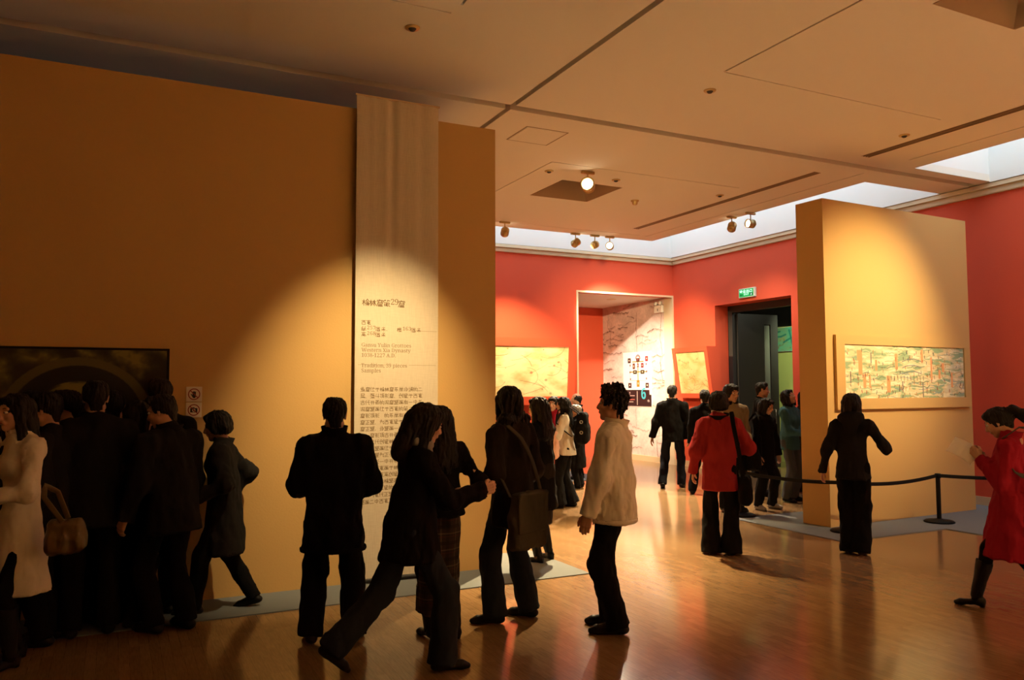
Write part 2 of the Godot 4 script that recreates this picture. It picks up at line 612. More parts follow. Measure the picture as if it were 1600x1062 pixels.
	boxst(st, Vector3(9.48, CEIL + 0.1, -7.83), Vector3(XR - 0.02, ztop, -7.93))
	boxst(st, Vector3(3.2, CEIL + 0.1, -12.92), Vector3(3.3, ztop, ZB + 0.1))
	struct("trim_skylight_well", done(st), M.white, "white shaft of the far L-shaped skylight", "skylight")
	st = newst()
	boxst(st, Vector3(XR - 0.126, CEIL - 0.01, 2.9), Vector3(XR - 0.02, ztop, -7.13))
	boxst(st, Vector3(9.48, CEIL + 0.1, 2.9), Vector3(9.58, ztop, -7.23))
	boxst(st, Vector3(9.48, CEIL + 0.1, -7.13), Vector3(XR - 0.02, ztop, -7.23))
	boxst(st, Vector3(9.48, CEIL + 0.1, 2.9), Vector3(XR - 0.02, ztop, 3.0))
	struct("trim_skylight_well", done(st), M.white, "white shaft of the near skylight above the red wall", "skylight")
	# shut the shaft tops: opaque roof plus glowing frosted panes
	st = newst()
	boxst(st, Vector3(3.2, ztop, 3.0), Vector3(XR + 0.1, ztop + 0.1, ZB - 0.1))
	struct("ceiling_roof", done(st), M.white, "roof slab above the skylights", "ceiling")
	skylight(Vector3(9.62, ztop - 0.04, -7.97), Vector3(XR - 0.14, ztop - 0.01, -14.44), SKY_FAR, "window_1", "frosted skylight pane above the red right-hand wall of the far bay")
	skylight(Vector3(3.34, ztop - 0.04, -13.06), Vector3(9.58, ztop - 0.01, -14.44), SKY_FAR, "window_2", "frosted skylight pane above the red back wall")
	skylight(Vector3(9.62, ztop - 0.04, 2.86), Vector3(XR - 0.14, ztop - 0.01, -7.09), SKY_NEAR, "window_3", "frosted skylight pane of the near bay")
	# small round fittings
	for s in [[5.21, -9.38, "small round ceiling sensor left of the lit ceiling spotlight"], [6.29, -9.38, "small round ceiling sensor right of the lit ceiling spotlight"],
			[5.22, -6.11, "small round ceiling sensor near the near ceiling panel's corner"], [8.21, -6.23, "small round ceiling sensor beside the near air grille"],
			[2.11, -6.08, "small round ceiling sensor above the text banner"], [8.23, -9.45, "small round ceiling sensor beside the far air grille"]]:
		var t := thing("ceiling_sensor", s[2], "sensor", Vector3(s[0], CEIL, s[1]), 0, "round ceiling sensors")
		part("base", lathe([Vector2(0, -0.012), Vector2(0.055, -0.012), Vector2(0.062, -0.004), Vector2(0.062, 0.002)]), M.brass, t)
		part("dome", lathe([Vector2(0, -0.030), Vector2(0.02, -0.028), Vector2(0.033, -0.012)]), M.dark, t)
	var sd := thing("smoke_detector", "brass smoke detector hanging under the far ceiling right of the square vent", "detector", Vector3(7.25, CEIL, -10.29))
	part("base", lathe([Vector2(0, -0.02), Vector2(0.06, -0.02), Vector2(0.065, 0.0)]), M.brass, sd)
	part("head", lathe([Vector2(0, -0.075), Vector2(0.03, -0.07), Vector2(0.042, -0.05), Vector2(0.042, -0.02)]), M.brass, sd)

const SKY_FAR := 4.2
const SKY_NEAR := 8.5
func skylight(a: Vector3, b: Vector3, e: float, called: String, label: String):
	struct(called, box(a, b), glow(COOL, 1.1), label, "skylight")
	var l := AreaLight3D.new()
	l.name = "skylight_daylight"
	l.light_color = COOL
	l.light_energy = e
	l.area_normalize_energy = true
	l.area_size = Vector2(absf(b.x - a.x) - 0.06, absf(b.z - a.z) - 0.06)
	l.area_range = 30
	l.shadow_enabled = true
	add_child(l, true)
	l.position = Vector3((a.x + b.x) / 2, minf(a.y, b.y) - 0.02, (a.z + b.z) / 2)
	l.rotation.x = -PI / 2

# ---------------------------------------------------------------- track spotlights
func lamp(at: Vector3, aim: Vector3, energy: float, angle: float, label: String, lit := true, color := WARM, size := 1.0):
	var t := thing("track_spotlight", label, "spotlight", Vector3(at.x, CEIL, at.z), 0, "ceiling track spotlights")
	part("adapter", bevbox(Vector3(-0.10, -0.035, -0.025), Vector3(0.10, 0.004, 0.025), 0.008), M.brass, t)
	part("stem", lathe([Vector2(0.010, -0.14), Vector2(0.010, -0.03)], 12), M.brass, t)
	var d := (aim - at).normalized()
	var b := Basis.looking_at(d, Vector3.UP).rotated(Vector3.UP, 0)
	var head := Transform3D(b * Basis(Vector3.RIGHT, -PI / 2), Vector3(0, -0.19, 0))   # local +y points along the beam... lens end at +y
	var k := size
	part("lamp_head", lathe([Vector2(0.0, -0.10 * k), Vector2(0.03 * k, -0.098 * k), Vector2(0.055 * k, -0.07 * k), Vector2(0.068 * k, -0.02 * k), Vector2(0.075 * k, 0.04 * k), Vector2(0.075 * k, 0.07 * k), Vector2(0.066 * k, 0.07 * k), Vector2(0.06 * k, 0.05 * k)], 28), M.brass, t, head)
	for j in 2:
		part("cooling_ring", lathe([Vector2(0.060 * k, -0.055 * k + j * 0.03), Vector2(0.074 * k, -0.052 * k + j * 0.03), Vector2(0.074 * k, -0.046 * k + j * 0.03), Vector2(0.064 * k, -0.043 * k + j * 0.03)], 28), M.brass, t, head)
	part("lens", lathe([Vector2(0.0, 0.045 * k), Vector2(0.061 * k, 0.045 * k), Vector2(0.061 * k, 0.052 * k), Vector2(0.03 * k, 0.062 * k), Vector2(0.0, 0.064 * k)], 28), M.lens if lit else M.dimlens, t, head)
	if lit:
		var p: Vector3 = t.position + Vector3(0, -0.19, 0) + d * 0.085 * k
		spot(t, p, aim, energy, angle, color)

func build_lights():
	# beams on the far walls and pictures
	lamp(Vector3(7.76, 0, -12.96), Vector3(11.0, 2.15, -13.75), 34, 27, "leftmost of the three spotlights hanging below the far skylight edge")
	lamp(Vector3(8.19, 0, -12.96), Vector3(XR, 1.3, -16.2), 74, 24, "middle of the three spotlights hanging below the far skylight edge", true, Color(1.0, 0.93, 0.80))
	lamp(Vector3(8.53, 0, -12.96), Vector3(6.6, 0, -10.6), 105, 36, "brightest and rightmost of the three spotlights below the far skylight edge", true, Color(1.0, 0.9, 0.76))
	lamp(Vector3(9.43, 0, -10.54), Vector3(XR, 2.2, -11.9), 9, 34, "dim spotlight on the track left of the partition's top", true, Color(1.0, 0.93, 0.80))
	lamp(Vector3(9.51, 0, -10.17), Vector3(7.0, 0.0, -10.2), 55, 34, "bright round spotlight on the track left of the partition's top")
	lamp(Vector3(5.70, 0, -9.18), Vector3(4.3, 0.2, -7.4), 120, 27, "lit spotlight alone in the middle of the far ceiling", true, WARM, 1.25)
	lamp(Vector3(6.1, 0, -12.6), Vector3(7.4, 1.95, ZB), 44, 27, "unseen spotlight hidden by the exhibition wall, placed to light the large back-wall painting")  # out of view, placed to light the back-wall painting
	# lamps out of view, placed to light the red corner, banner and partition
	lamp(Vector3(3.2, 0, -3.2), Vector3(9.9, 2.4, ZB), 190, 11.0, "unseen long-throw spotlight out of view, placed to light the red corner")
	lamp(Vector3(2.16, 0, -4.85), Vector3(2.05, 1.05, Z1), 30, 23, "unseen spotlight out of view, placed to light the hanging text banner")
	lamp(Vector3(9.17, 0, -4.0), Vector3(8.6, 2.3, -7.2), 33, 29, "unseen spotlight out of view, placed to light the picture on the partition")
	# unseen lamps washing out-of-view walls, brightening the near room by bounce
	for x in [5.0, 8.0]:
		lamp(Vector3(x, 0, 0.6), Vector3(x, 1.8, 3.0), 42, 40, "unseen wall-washing spotlight behind the photographer, placed to brighten the near room by bounce, at " + ("the left" if x < 6 else "the right"), true, SOFT)
	lamp(Vector3(8.8, 0, -1.6), Vector3(XR, 1.8, -1.6), 32, 40, "unseen spotlight out of view, placed to wash the near red wall behind the red-coated woman")
	for p in [[6.8, -0.6], [9.0, 0.6], [3.5, 0.8]]:  # unseen down lamps, placed so floor bounce lifts the near ceiling
		lamp(Vector3(p[0], 0, p[1]), Vector3(p[0], 0, p[1] - 0.3), 150, 30, "unseen downward spotlight out of view, placed to brighten the near ceiling off the floor, " + ("leftmost of three" if p[0] < 5 else ("middle of three" if p[0] < 8 else "nearest the red wall")), true, SOFT)
	# lobby lamp: out of view, placed to light the green wall
	var t := thing("unseen_lobby_lamp", "unseen small ceiling lamp inside the lobby, placed to light the green wall", "lamp", Vector3(12.7, 3.9, -11.4))
	part("shade", lathe([Vector2(0.0, -0.02), Vector2(0.12, -0.02), Vector2(0.13, 0.0)]), glow(Color(0.9, 1, 0.7), 1.5), t)
	var o := OmniLight3D.new()
	o.name = "lamp_light"
	o.light_color = Color(1.0, 1.0, 0.9)
	o.light_energy = 0.6
	o.omni_range = 20
	o.omni_attenuation = 2
	o.light_size = 0.1
	o.shadow_enabled = true
	o.position = Vector3(0, -0.12, 0)
	t.add_child(o)
	spot(t, Vector3(12.7, 3.75, -11.4), Vector3(14.0, 1.9, -13.9), 14, 32, Color(0.95, 1.0, 0.80))
	var wl := thing("added_fill_lamp", "added cool lamp behind the ochre exhibition wall, faintly brightening the ceiling band above it", "lamp", Vector3(0.6, 0, -10.5))  # added fill: cools and lifts the ceiling band above the exhibition wall
	part("stand", lathe([Vector2(0.0, 0), Vector2(0.2, 0), Vector2(0.2, 0.02), Vector2(0.015, 0.05), Vector2(0.015, 1.5), Vector2(0.0, 1.5)]), M.black, wl)
	part("bulb", lathe([Vector2(0.0, 1.5), Vector2(0.05, 1.53), Vector2(0.06, 1.58), Vector2(0.04, 1.63), Vector2(0.0, 1.65)]), glow(COOL, 3.0), wl)
	var wo := OmniLight3D.new()
	wo.name = "lamp_light"
	wo.light_color = Color(0.86, 0.95, 1.0)
	wo.light_energy = 0.2
	wo.omni_range = 20
	wo.omni_attenuation = 2
	wo.light_size = 0.03
	wo.shadow_enabled = true
	wo.position = Vector3(0, 1.58, 0)
	wl.add_child(wo)
	var pl := thing("passage_downlight", "small flush lamp in the passage ceiling", "lamp", Vector3(10.3, 3.78, -15.6))
	part("ring", lathe([Vector2(0, -0.012), Vector2(0.10, -0.012), Vector2(0.12, 0.0)]), M.trim, pl)

# ---------------------------------------------------------------- drawing into images
func img_new(w: int, h: int, c: Color) -> Image:
	var i := Image.create(w, h, false, Image.FORMAT_RGB8)
	i.fill(c)
	return i

func dab(im: Image, x: float, y: float, r: float, c: Color, a := 1.0):
	for py in range(maxi(0, int(y - r - 1)), mini(im.get_height(), int(y + r + 2))):
		for px in range(maxi(0, int(x - r - 1)), mini(im.get_width(), int(x + r + 2))):
			var k := clampf(r + 0.5 - Vector2(px + 0.5 - x, py + 0.5 - y).length(), 0, 1) * a
			if k > 0:
				im.set_pixel(px, py, im.get_pixel(px, py).lerp(c, k))

func stroke(im: Image, p: Vector2, q: Vector2, r: float, c: Color, a := 1.0):
	# an antialiased line with round ends
	var lo := Vector2(minf(p.x, q.x), minf(p.y, q.y)) - Vector2(r + 1, r + 1)
	var hi := Vector2(maxf(p.x, q.x), maxf(p.y, q.y)) + Vector2(r + 2, r + 2)
	var d := q - p
	var l2 := maxf(d.length_squared(), 1e-6)
	for py in range(maxi(0, int(lo.y)), mini(im.get_height(), int(hi.y))):
		for px in range(maxi(0, int(lo.x)), mini(im.get_width(), int(hi.x))):
			var v := Vector2(px + 0.5, py + 0.5) - p
			var t := clampf(v.dot(d) / l2, 0, 1)
			var k := clampf(r + 0.5 - (v - d * t).length(), 0, 1) * a
			if k > 0:
				im.set_pixel(px, py, im.get_pixel(px, py).lerp(c, k))

func curve(im: Image, pts: Array, r: float, c: Color, a := 1.0):
	for i in pts.size() - 1:
		stroke(im, pts[i], pts[i + 1], r, c, a)

func ring(im: Image, x: float, y: float, rad: float, r: float, c: Color, a0 := 0.0, a1 := TAU, a := 1.0):
	var pts := []
	for i in 33:
		var t := lerpf(a0, a1, i / 32.0)
		pts.append(Vector2(x + cos(t) * rad, y + sin(t) * rad))
	curve(im, pts, r, c, a)

func letters(im: Image, text: String, x: float, y: float, h: float, c: Color, face := "Droid Serif", bold := false) -> float:
	# fills the outlines of the letters; y is the base line, h the em height; returns the width
	var tm := TextMesh.new()
	var f := SystemFont.new()
	f.font_names = PackedStringArray([face])
	f.font_weight = 700 if bold else 400
	tm.font = f
	tm.text = text
	tm.font_size = 64
	tm.pixel_size = h / 64.0
	tm.depth = 0.0
	tm.horizontal_alignment = HORIZONTAL_ALIGNMENT_LEFT
	tm.vertical_alignment = VERTICAL_ALIGNMENT_BOTTOM
	var arr := tm.get_mesh_arrays()
	if arr.is_empty() or arr[Mesh.ARRAY_VERTEX] == null:
		return 0.0
	var v: PackedVector3Array = arr[Mesh.ARRAY_VERTEX]
	var idx: PackedInt32Array = arr[Mesh.ARRAY_INDEX] if arr[Mesh.ARRAY_INDEX] != null else PackedInt32Array(range(v.size()))
	var wmax := 0.0
	for i in range(0, idx.size(), 3):
		var a := Vector2(x + v[idx[i]].x, y - v[idx[i]].y)
		var b := Vector2(x + v[idx[i + 1]].x, y - v[idx[i + 1]].y)
		var d := Vector2(x + v[idx[i + 2]].x, y - v[idx[i + 2]].y)
		wmax = maxf(wmax, maxf(a.x, maxf(b.x, d.x)) - x)
		if absf((b - a).cross(d - a)) < 1e-4:
			continue
		for py in range(maxi(0, int(minf(a.y, minf(b.y, d.y)))), mini(im.get_height(), int(maxf(a.y, maxf(b.y, d.y))) + 1)):
			for px in range(maxi(0, int(minf(a.x, minf(b.x, d.x)))), mini(im.get_width(), int(maxf(a.x, maxf(b.x, d.x))) + 1)):
				var k := 0.0
				for s in 9:
					if Geometry2D.point_is_inside_triangle(Vector2(px + (s % 3 + 0.5) / 3.0, py + (s / 3 + 0.5) / 3.0), a, b, d):
						k += 1.0 / 9
				if k > 0:
					im.set_pixel(px, py, im.get_pixel(px, py).lerp(c, minf(k * 1.1, 1)))
	return wmax

# brush strokes of the characters on the banner and the exit sign, on a ten by ten grid
const GLYPH := {
	"此": "2025 0227 4049 0948 2454 6069 6994 6599", "窟": "4051 1191 1113 9193 4124 6184 2484 8486 2686 2409 5659 3738 3878 7778 2829 2989 8889",
	"位": "2003 1219 6061 4292 5368 8373 3999", "于": "1282 0494 5259 5948", "榆": "0343 2129 2307 2446 7053 7093 6384 5559 5575 7579 5777 8588 9599",
	"林": "0343 2129 2307 2446 5393 7129 7179 7358 7398", "东": "1181 4115 1585 5259 5948 3618 7688", "崖": "2023 5053 8083 2383 1419 1494 3686 3898 5559",
	"北": "3039 0434 0837 6069 6994 8462", "端": "1011 0333 1528 0939 5052 7072 9092 5292 4494 4549 4595 9599 6568 7578", "的": "2003 0303 0343 4348 0308 0545 0848 6053 5393 9399 9978 6567",
	"二": "2272 0898", "层": "1080 8083 1383 1018 1809 3575 2797 5738 3898 7799", "覆": "0090 2013 1383 8303 3033 6063 0548 0959 4494 4647 8487 4787 5999 8859", "斗": "2131 1423 0696 7079",
	"顶": "0141 2128 2817 5090 7053 5358 5393 9398 7376 7649 7699", "形": "0151 0555 2129 4149 9063 9466 9968", "创": "3004 3064 1454 1419 1959 5456 7177 9099 9988", "建": "4181 2474 8184 2444 5059 3676 2989 0121 2104 0424 2429 0799",
	"古": "0292 5055 1585 1519 8589 1989", "代": "2004 1319 3494 6078 7899 8091", "开": "1282 0595 3239 7279", "凿": "1181 2042 8062 0494 5055 1555 1518 8588 1888 3757", "洞": "0112 0415 0827 3139 3191 9199 4374 4656 5579 7679",
	"壁": "0141 0145 0325 4145 0848 5190 6173 9173 5494 7377 2686 5669 0999", "西": "0191 4145 6165 1419 1484 8489 1989", "夏": "0191 5043 2373 2376 7376 2575 2676 4648 3888 8849 2799", "元": "2272 0595 4549 4938 6569 6999",
	"第": "2002 1131 6052 6191 0484 8486 1686 1618 1888 8899 4459 5438", "厘": "0191 0109 3383 3338 8388 3585 3888 5398 2999", "米": "2132 8162 0595 5059 5518 5598", "纵": "3004 0434 3407 0737 0938 5449 5459 8069 8499",
	"横": "0343 2129 2307 2446 4292 5054 8084 4494 5575 5578 9598 5898 6949 8999", "高": "5051 0191 2343 2373 2575 1619 1696 9699 3777 3779", "中": "1282 1216 8286 1686 5059", "有": "0292 4008 3439 3484 8489 3686 3888", "为": "2032 4017 0393 9399 9978 5466",
	"清": "0112 0415 0827 3191 3393 3595 6065 4649 4696 9699 4797", "正": "0191 5159 2529 5585 0999", "安": "5051 0292 0203 9293 0595 5327 2789 7518", "全": "5004 5094 2575 2777 5559 0999", "出": "5059 1114 1484 8184 0619 0999 9699", "口": "1282 1219 8289 1989",
	"。": "0819", "、": "0718", "画": "0191 2373 2377 7377 2777 5377 2575 0408 0898 9498", "世": "0393 2029 2999 5057 7077 5777", "紀": "3004 0434 3407 0737 0938 5191 9194 5494 5459 5999", "一": "0595", "東": "0191 5059 2474 2477 7477 2777 5718 5798", "國": "0090 0009 9099 0999 3373 3555 6078",
}

func glyph(im: Image, ch: String, x: float, y: float, s: float, c: Color, w := 0.0):
	if not GLYPH.has(ch):
		return
	var r := w if w > 0 else s * 0.045
	for t in GLYPH[ch].split(" "):
		var p := Vector2(int(t[0]), int(t[1]))
		var q := Vector2(int(t[2]), int(t[3]))
		stroke(im, Vector2(x, y) + p * s / 9.5, Vector2(x, y) + q * s / 9.5, r, c)

func hanzi(im: Image, text: String, x: float, y: float, s: float, pitch: float, c: Color):
	# digits are narrower and come from the font; y is the top of the line
	for ch in text:
		if ch >= "0" and ch <= "9":
			letters(im, ch, x, y + s * 0.92, s * 1.15, c)
			x += pitch * 0.55
		else:
			glyph(im, ch, x, y, s, c)
			x += pitch

func banner_image() -> Image:
	var k := 470.0       # pixels a metre
	var w := 368
	var h := 2032
	var im := img_new(w, h, Color(0.80, 0.74, 0.61))
	var n := FastNoiseLite.new()
	n.frequency = 0.02
	n.seed = 8
	for y in h:
		for x in w:
			var v := n.get_noise_2d(x * 9.0, y * 0.6) * 0.03 + n.get_noise_2d(x * 0.8, y * 9.0) * 0.02
			im.set_pixel(x, y, Color(0.80 + v, 0.755 + v, 0.66 + v))
	var ink := Color(0.38, 0.29, 0.17)
	var x0 := 0.064 * k
	var top := 4.345
	var row := func(m: float) -> float: return (top - m) * k
	hanzi(im, "榆林窟第29窟", x0, row.call(2.495), 0.062 * k, 0.066 * k, ink)
	hanzi(im, "西夏", x0 - 3, row.call(2.305), 0.040 * k, 0.046 * k, ink)
	hanzi(im, "纵257厘米、 横163厘米", x0 - 3, row.call(2.248), 0.040 * k, 0.050 * k, ink)
	hanzi(im, "高268厘米", x0 - 3, row.call(2.197), 0.040 * k, 0.050 * k, ink)
	var e := [["Gansu Yulin Grottoes", 2.055], ["Western Xia Dynasty", 2.010], ["1038-1227 A.D.", 1.964], ["Tradition, 39 pieces", 1.872], ["Samples", 1.826]]
	for t in e:
		letters(im, t[0], x0 - 3, row.call(t[1]), 0.046 * k, ink.lightened(0.08))
	var body := ["此窟位于榆林窟东崖北端的二", "层。覆斗顶形窟。创建于西夏", "古代开凿的洞窟壁画有一中东", "洞窟壁画位于西夏的第二层高", "窟形顶形大的东崖有清代创建", "窟正壁。为西夏建于东崖一位", "窟正壁、北壁画一中正西东北", "中。窟形顶古开凿的二层有口", "一全夏代创建林窟东壁北端位", "有二夏壁画位于东西壁高清中", "形。夏壁为正元代建的洞窟画", "此顶窟形一中开东西壁有清二", "古壁正代夏画于林崖北端的层", "西壁。为夏高创建一洞窟二中", "窟正。东林榆壁画元代有一北", "北壁画中夏建的高二层洞窟位", "有清为夏代正壁古开凿东崖一", "壁画二中西夏正建。"]
	for i in body.size():
		hanzi(im, body[i], x0 - 4, row.call(1.705 - i * 0.0585), 0.039 * k, 0.0445 * k, ink.lightened(0.05))
	# woven-in slubs
	for t in [[0.03, 1.905, 0.30], [0.50, 1.905, 0.76], [0.56, 2.22, 0.77]]:
		stroke(im, Vector2(t[0] * k, row.call(t[1])), Vector2(t[2] * k, row.call(t[1])), 0.5, Color(0.42, 0.33, 0.2), 0.7)
	return im

func picture_green(w: int, h: int) -> Image:
	# a busy scroll: cream ground, bands of green, salmon columns, little figures
	var r := RandomNumberGenerator.new()
	r.seed = 90
	var im := img_new(w, h, Color(0.86, 0.80, 0.62))
	var n := FastNoiseLite.new()
	n.seed = 5
	n.frequency = 0.012
	n.fractal_octaves = 4
	var gr := Color(0.54, 0.66, 0.50)
	var bl := Color(0.50, 0.60, 0.60)
	for y in h:
		for x in w:
			var t := n.get_noise_2d(x * 0.8, y * 3.2)
			var c := im.get_pixel(x, y)
			c = c.lerp(gr, smoothstep(0.08, 0.30, t) * 0.85)
			c = c.lerp(Color(0.92, 0.88, 0.74), smoothstep(0.1, 0.35, -t))
			if x > w * 0.72:
				c = c.lerp(bl, 0.4 * smoothstep(w * 0.72, w * 0.95, x) * (0.5 + n.get_noise_2d(x * 2, y * 2)))
			im.set_pixel(x, y, c)
	for i in 110:
		var y := r.randf() * h
		var x := r.randf() * w
		var l := r.randf_range(0.04, 0.16) * w
		var pts := []
		for k in 7:
			pts.append(Vector2(x + l * k / 6.0, y + sin(k * 0.9 + i) * h * 0.012 + k * r.randf_range(-1, 1)))
		curve(im, pts, r.randf_range(0.7, 2.4), [gr, gr.darkened(0.2), bl, Color(0.70, 0.62, 0.40), Color(0.93, 0.9, 0.78)][i % 5], 0.7)
	for t in [[0.10, 0.10, 0.19, 0.04], [0.11, 0.28, 0.28, 0.03], [0.145, 0.55, 0.26, 0.022], [0.19, 0.57, 0.24, 0.014], [0.33, 0.58, 0.32, 0.03], [0.40, 0.15, 0.30, 0.022], [0.62, 0.06, 0.25, 0.02], [0.70, 0.20, 0.46, 0.016], [0.77, 0.45, 0.18, 0.02], [0.80, 0.32, 0.18, 0.022], [0.24, 0.28, 0.2, 0.018], [0.88, 0.5, 0.3, 0.018]]:
		im.fill_rect(Rect2i(int(t[0] * w), int(t[1] * h), int(t[3] * w), int(t[2] * h)), Color(0.86, 0.62, 0.42))
	for t in [[0.205, 0.14, 0.2], [0.455, 0.68, 0.22], [0.628, 0.70, 0.3], [0.045, 0.5, 0.22]]:
		im.fill_rect(Rect2i(int(t[0] * w), int(t[1] * h), 5, int(t[2] * h)), Color(0.48, 0.45, 0.42))
	for i in 150:
		var x := r.randf() * w
		var y := (0.52 + r.randf_range(-0.45, 0.45)) * h
		var c: Color = [Color(0.62, 0.22, 0.14), Color(0.30, 0.22, 0.18), Color(0.25, 0.32, 0.30), Color(0.70, 0.40, 0.2)][i % 4]
		stroke(im, Vector2(x, y), Vector2(x + r.randf_range(-3, 3), y + r.randf_range(4, 10)), r.randf_range(0.9, 1.7), c, 0.85)
		dab(im, x, y - 2, 1.3, Color(0.25, 0.17, 0.12), 0.8)
	for i in 12:
		var x := (0.5 + (i - 6) * 0.027) * w
		stroke(im, Vector2(x, 0.58 * h), Vector2(x + 1, 0.66 * h), 1.4, Color(0.32, 0.28, 0.2), 0.8)
	for i in 3:
		curve(im, [Vector2(0.46 * w, (0.30 + i * 0.12) * h), Vector2(0.50 * w, (0.26 + i * 0.12) * h), Vector2(0.56 * w, (0.245 + i * 0.12) * h), Vector2(0.62 * w, (0.29 + i * 0.12) * h)], 1.5, Color(0.42, 0.44, 0.46), 0.8)
	return im

func picture_line(w: int, h: int, seed_: int, base: Color) -> Image:
	# faded line drawing on cream ground: folds of drapery, drifting clouds
	var r := RandomNumberGenerator.new()
	r.seed = seed_
	var im := img_new(w, h, base)
	var n := FastNoiseLite.new()
	n.seed = seed_
	n.frequency = 0.008
	n.fractal_octaves = 4
	for y in h:
		for x in w:
			var t := n.get_noise_2d(x, y * 1.3)
			im.set_pixel(x, y, base.lerp(Color(0.72, 0.56, 0.30), clampf(0.10 + t * 0.8, 0, 0.6)))
	var ink := Color(0.50, 0.36, 0.20)
	for i in 24:
		var p := Vector2(r.randf() * w, r.randf_range(0.15, 0.98) * h)
		var a := r.randf_range(-0.5, 0.9)
		var pts := [p]
		var turn := r.randf_range(-0.22, 0.22)
		for k in r.randi_range(8, 18):
			a += turn
			p += Vector2(cos(a), sin(a)) * w * 0.018
			pts.append(p)
		curve(im, pts, r.randf_range(0.6, 1.6), ink, r.randf_range(0.2, 0.55))
	for i in 16:
		dab(im, r.randf() * w, r.randf() * h, r.randf_range(2, 6), [Color(0.55, 0.25, 0.16), Color(0.40, 0.42, 0.30), ink][i % 3], 0.45)
	return im

func picture_dark(w: int, h: int) -> Image:
	# old dark mural: olive and umber, two haloed rounds
	var im := img_new(w, h, Color(0.2, 0.18, 0.09))
	var n := FastNoiseLite.new()
	n.seed = 44
	n.frequency = 0.02
	n.fractal_octaves = 4
	for y in h:
		for x in w:
			var t := clampf(0.5 + n.get_noise_2d(x, y) * 1.1, 0, 1)
			im.set_pixel(x, y, Color(0.16, 0.13, 0.07).lerp(Color(0.50, 0.46, 0.20), t * t))
	var cx := w * 0.83
	var cy := h * 0.52
	ring(im, cx, cy, h * 0.43, 7, Color(0.38, 0.34, 0.17), PI * 0.95, TAU * 1.02, 0.9)
	ring(im, cx, cy, h * 0.35, 11, Color(0.10, 0.09, 0.07), PI * 0.95, TAU * 1.02, 0.9)
	ring(im, cx, cy, h * 0.25, 6, Color(0.50, 0.46, 0.20), PI * 0.95, TAU * 1.02, 0.8)
	dab(im, cx, cy * 1.0, h * 0.12, Color(0.16, 0.13, 0.08), 0.8)
	ring(im, w * 0.40, h * 0.62, h * 0.20, 5, Color(0.44, 0.40, 0.18), PI, TAU, 0.7)
	return im

func map_image() -> Image:
	# plan of the show: little rooms joined by yellow passages on white; dark panel with the number 6
	var w := 240
	var h := 280
	var im := img_new(w, h, Color(0.93, 0.92, 0.90))
	var plum := Color(0.25, 0.08, 0.09)
	var gold := Color(0.62, 0.46, 0.10)
	var grey := Color(0.45, 0.42, 0.42)
	stroke(im, Vector2(84, 50), Vector2(176, 50), 2.6, gold)
	stroke(im, Vector2(130, 40), Vector2(130, 160), 3.2, gold)
	stroke(im, Vector2(60, 103), Vector2(204, 103), 2.6, gold)
	for l in [[92, 78, 176, 78], [64, 148, 196, 148], [60, 66, 60, 150], [200, 66, 200, 150]]:
		stroke(im, Vector2(l[0], l[1]), Vector2(l[2], l[3]), 0.9, grey, 0.8)
	ring(im, 130, 36, 20, 1.6, plum, PI, TAU)
	ring(im, 130, 36, 15, 1.2, Color(0.7, 0.3, 0.3), PI, TAU)
	im.fill_rect(Rect2i(116, 32, 28, 18), plum)
	dab(im, 130, 40, 5, Color(0.75, 0.4, 0.35))
	for b in [[42, 30, 26, 26, plum], [192, 24, 24, 26, Color(0.62, 0.12, 0.16)], [44, 160, 28, 26, plum], [192, 160, 28, 26, plum], [84, 58, 20, 30, Color(0.42, 0.2, 0.12)], [156, 58, 22, 24, Color(0.5, 0.1, 0.16)], [88, 94, 32, 20, Color(0.24, 0.17, 0.06)], [152, 94, 32, 20, Color(0.24, 0.17, 0.06)], [118, 146, 24, 34, gold], [124, 60, 12, 18, Color(0.45, 0.05, 0.05)]]:
		im.fill_rect(Rect2i(b[0], b[1], b[2], b[3]), b[4])
		im.fill_rect(Rect2i(b[0] + b[2] / 3, b[1] + b[3] / 3, b[2] / 3, b[3] / 3), Color(0.85, 0.78, 0.66))
	for p in [[62, 68], [200, 64], [60, 104], [204, 102], [64, 140], [200, 138]]:
		im.fill_rect(Rect2i(p[0] - 4, p[1] - 5, 8, 10), Color(0.45, 0.16, 0.18))
	im.fill_rect(Rect2i(0, 196, 224, 84), Color(0.16, 0.045, 0.05))
	im.fill_rect(Rect2i(224, 220, 16, 60), Color(0.16, 0.045, 0.05))
	im.fill_rect(Rect2i(118, 202, 6, 72), Color(0.75, 0.72, 0.68))
	letters(im, "6", 152, 262, 78, Color(0.25, 0.72, 0.80), "Droid Sans", true)
	letters(im, "th", 206, 262, 18, Color(0.9, 0.9, 0.9), "Droid Sans", true)
	hanzi(im, "第一西", 20, 206, 13, 15, Color(0.9, 0.88, 0.84))
	for l in [[20, 226, 96], [20, 246, 100], [26, 258, 88]]:
		for k in range(l[0], l[2], 9):
			stroke(im, Vector2(k, l[1]), Vector2(k + 5, l[1]), 2.2, Color(0.85, 0.80, 0.76) if l[1] != 246 else Color(0.85, 0.45, 0.4), 0.9)
	return im

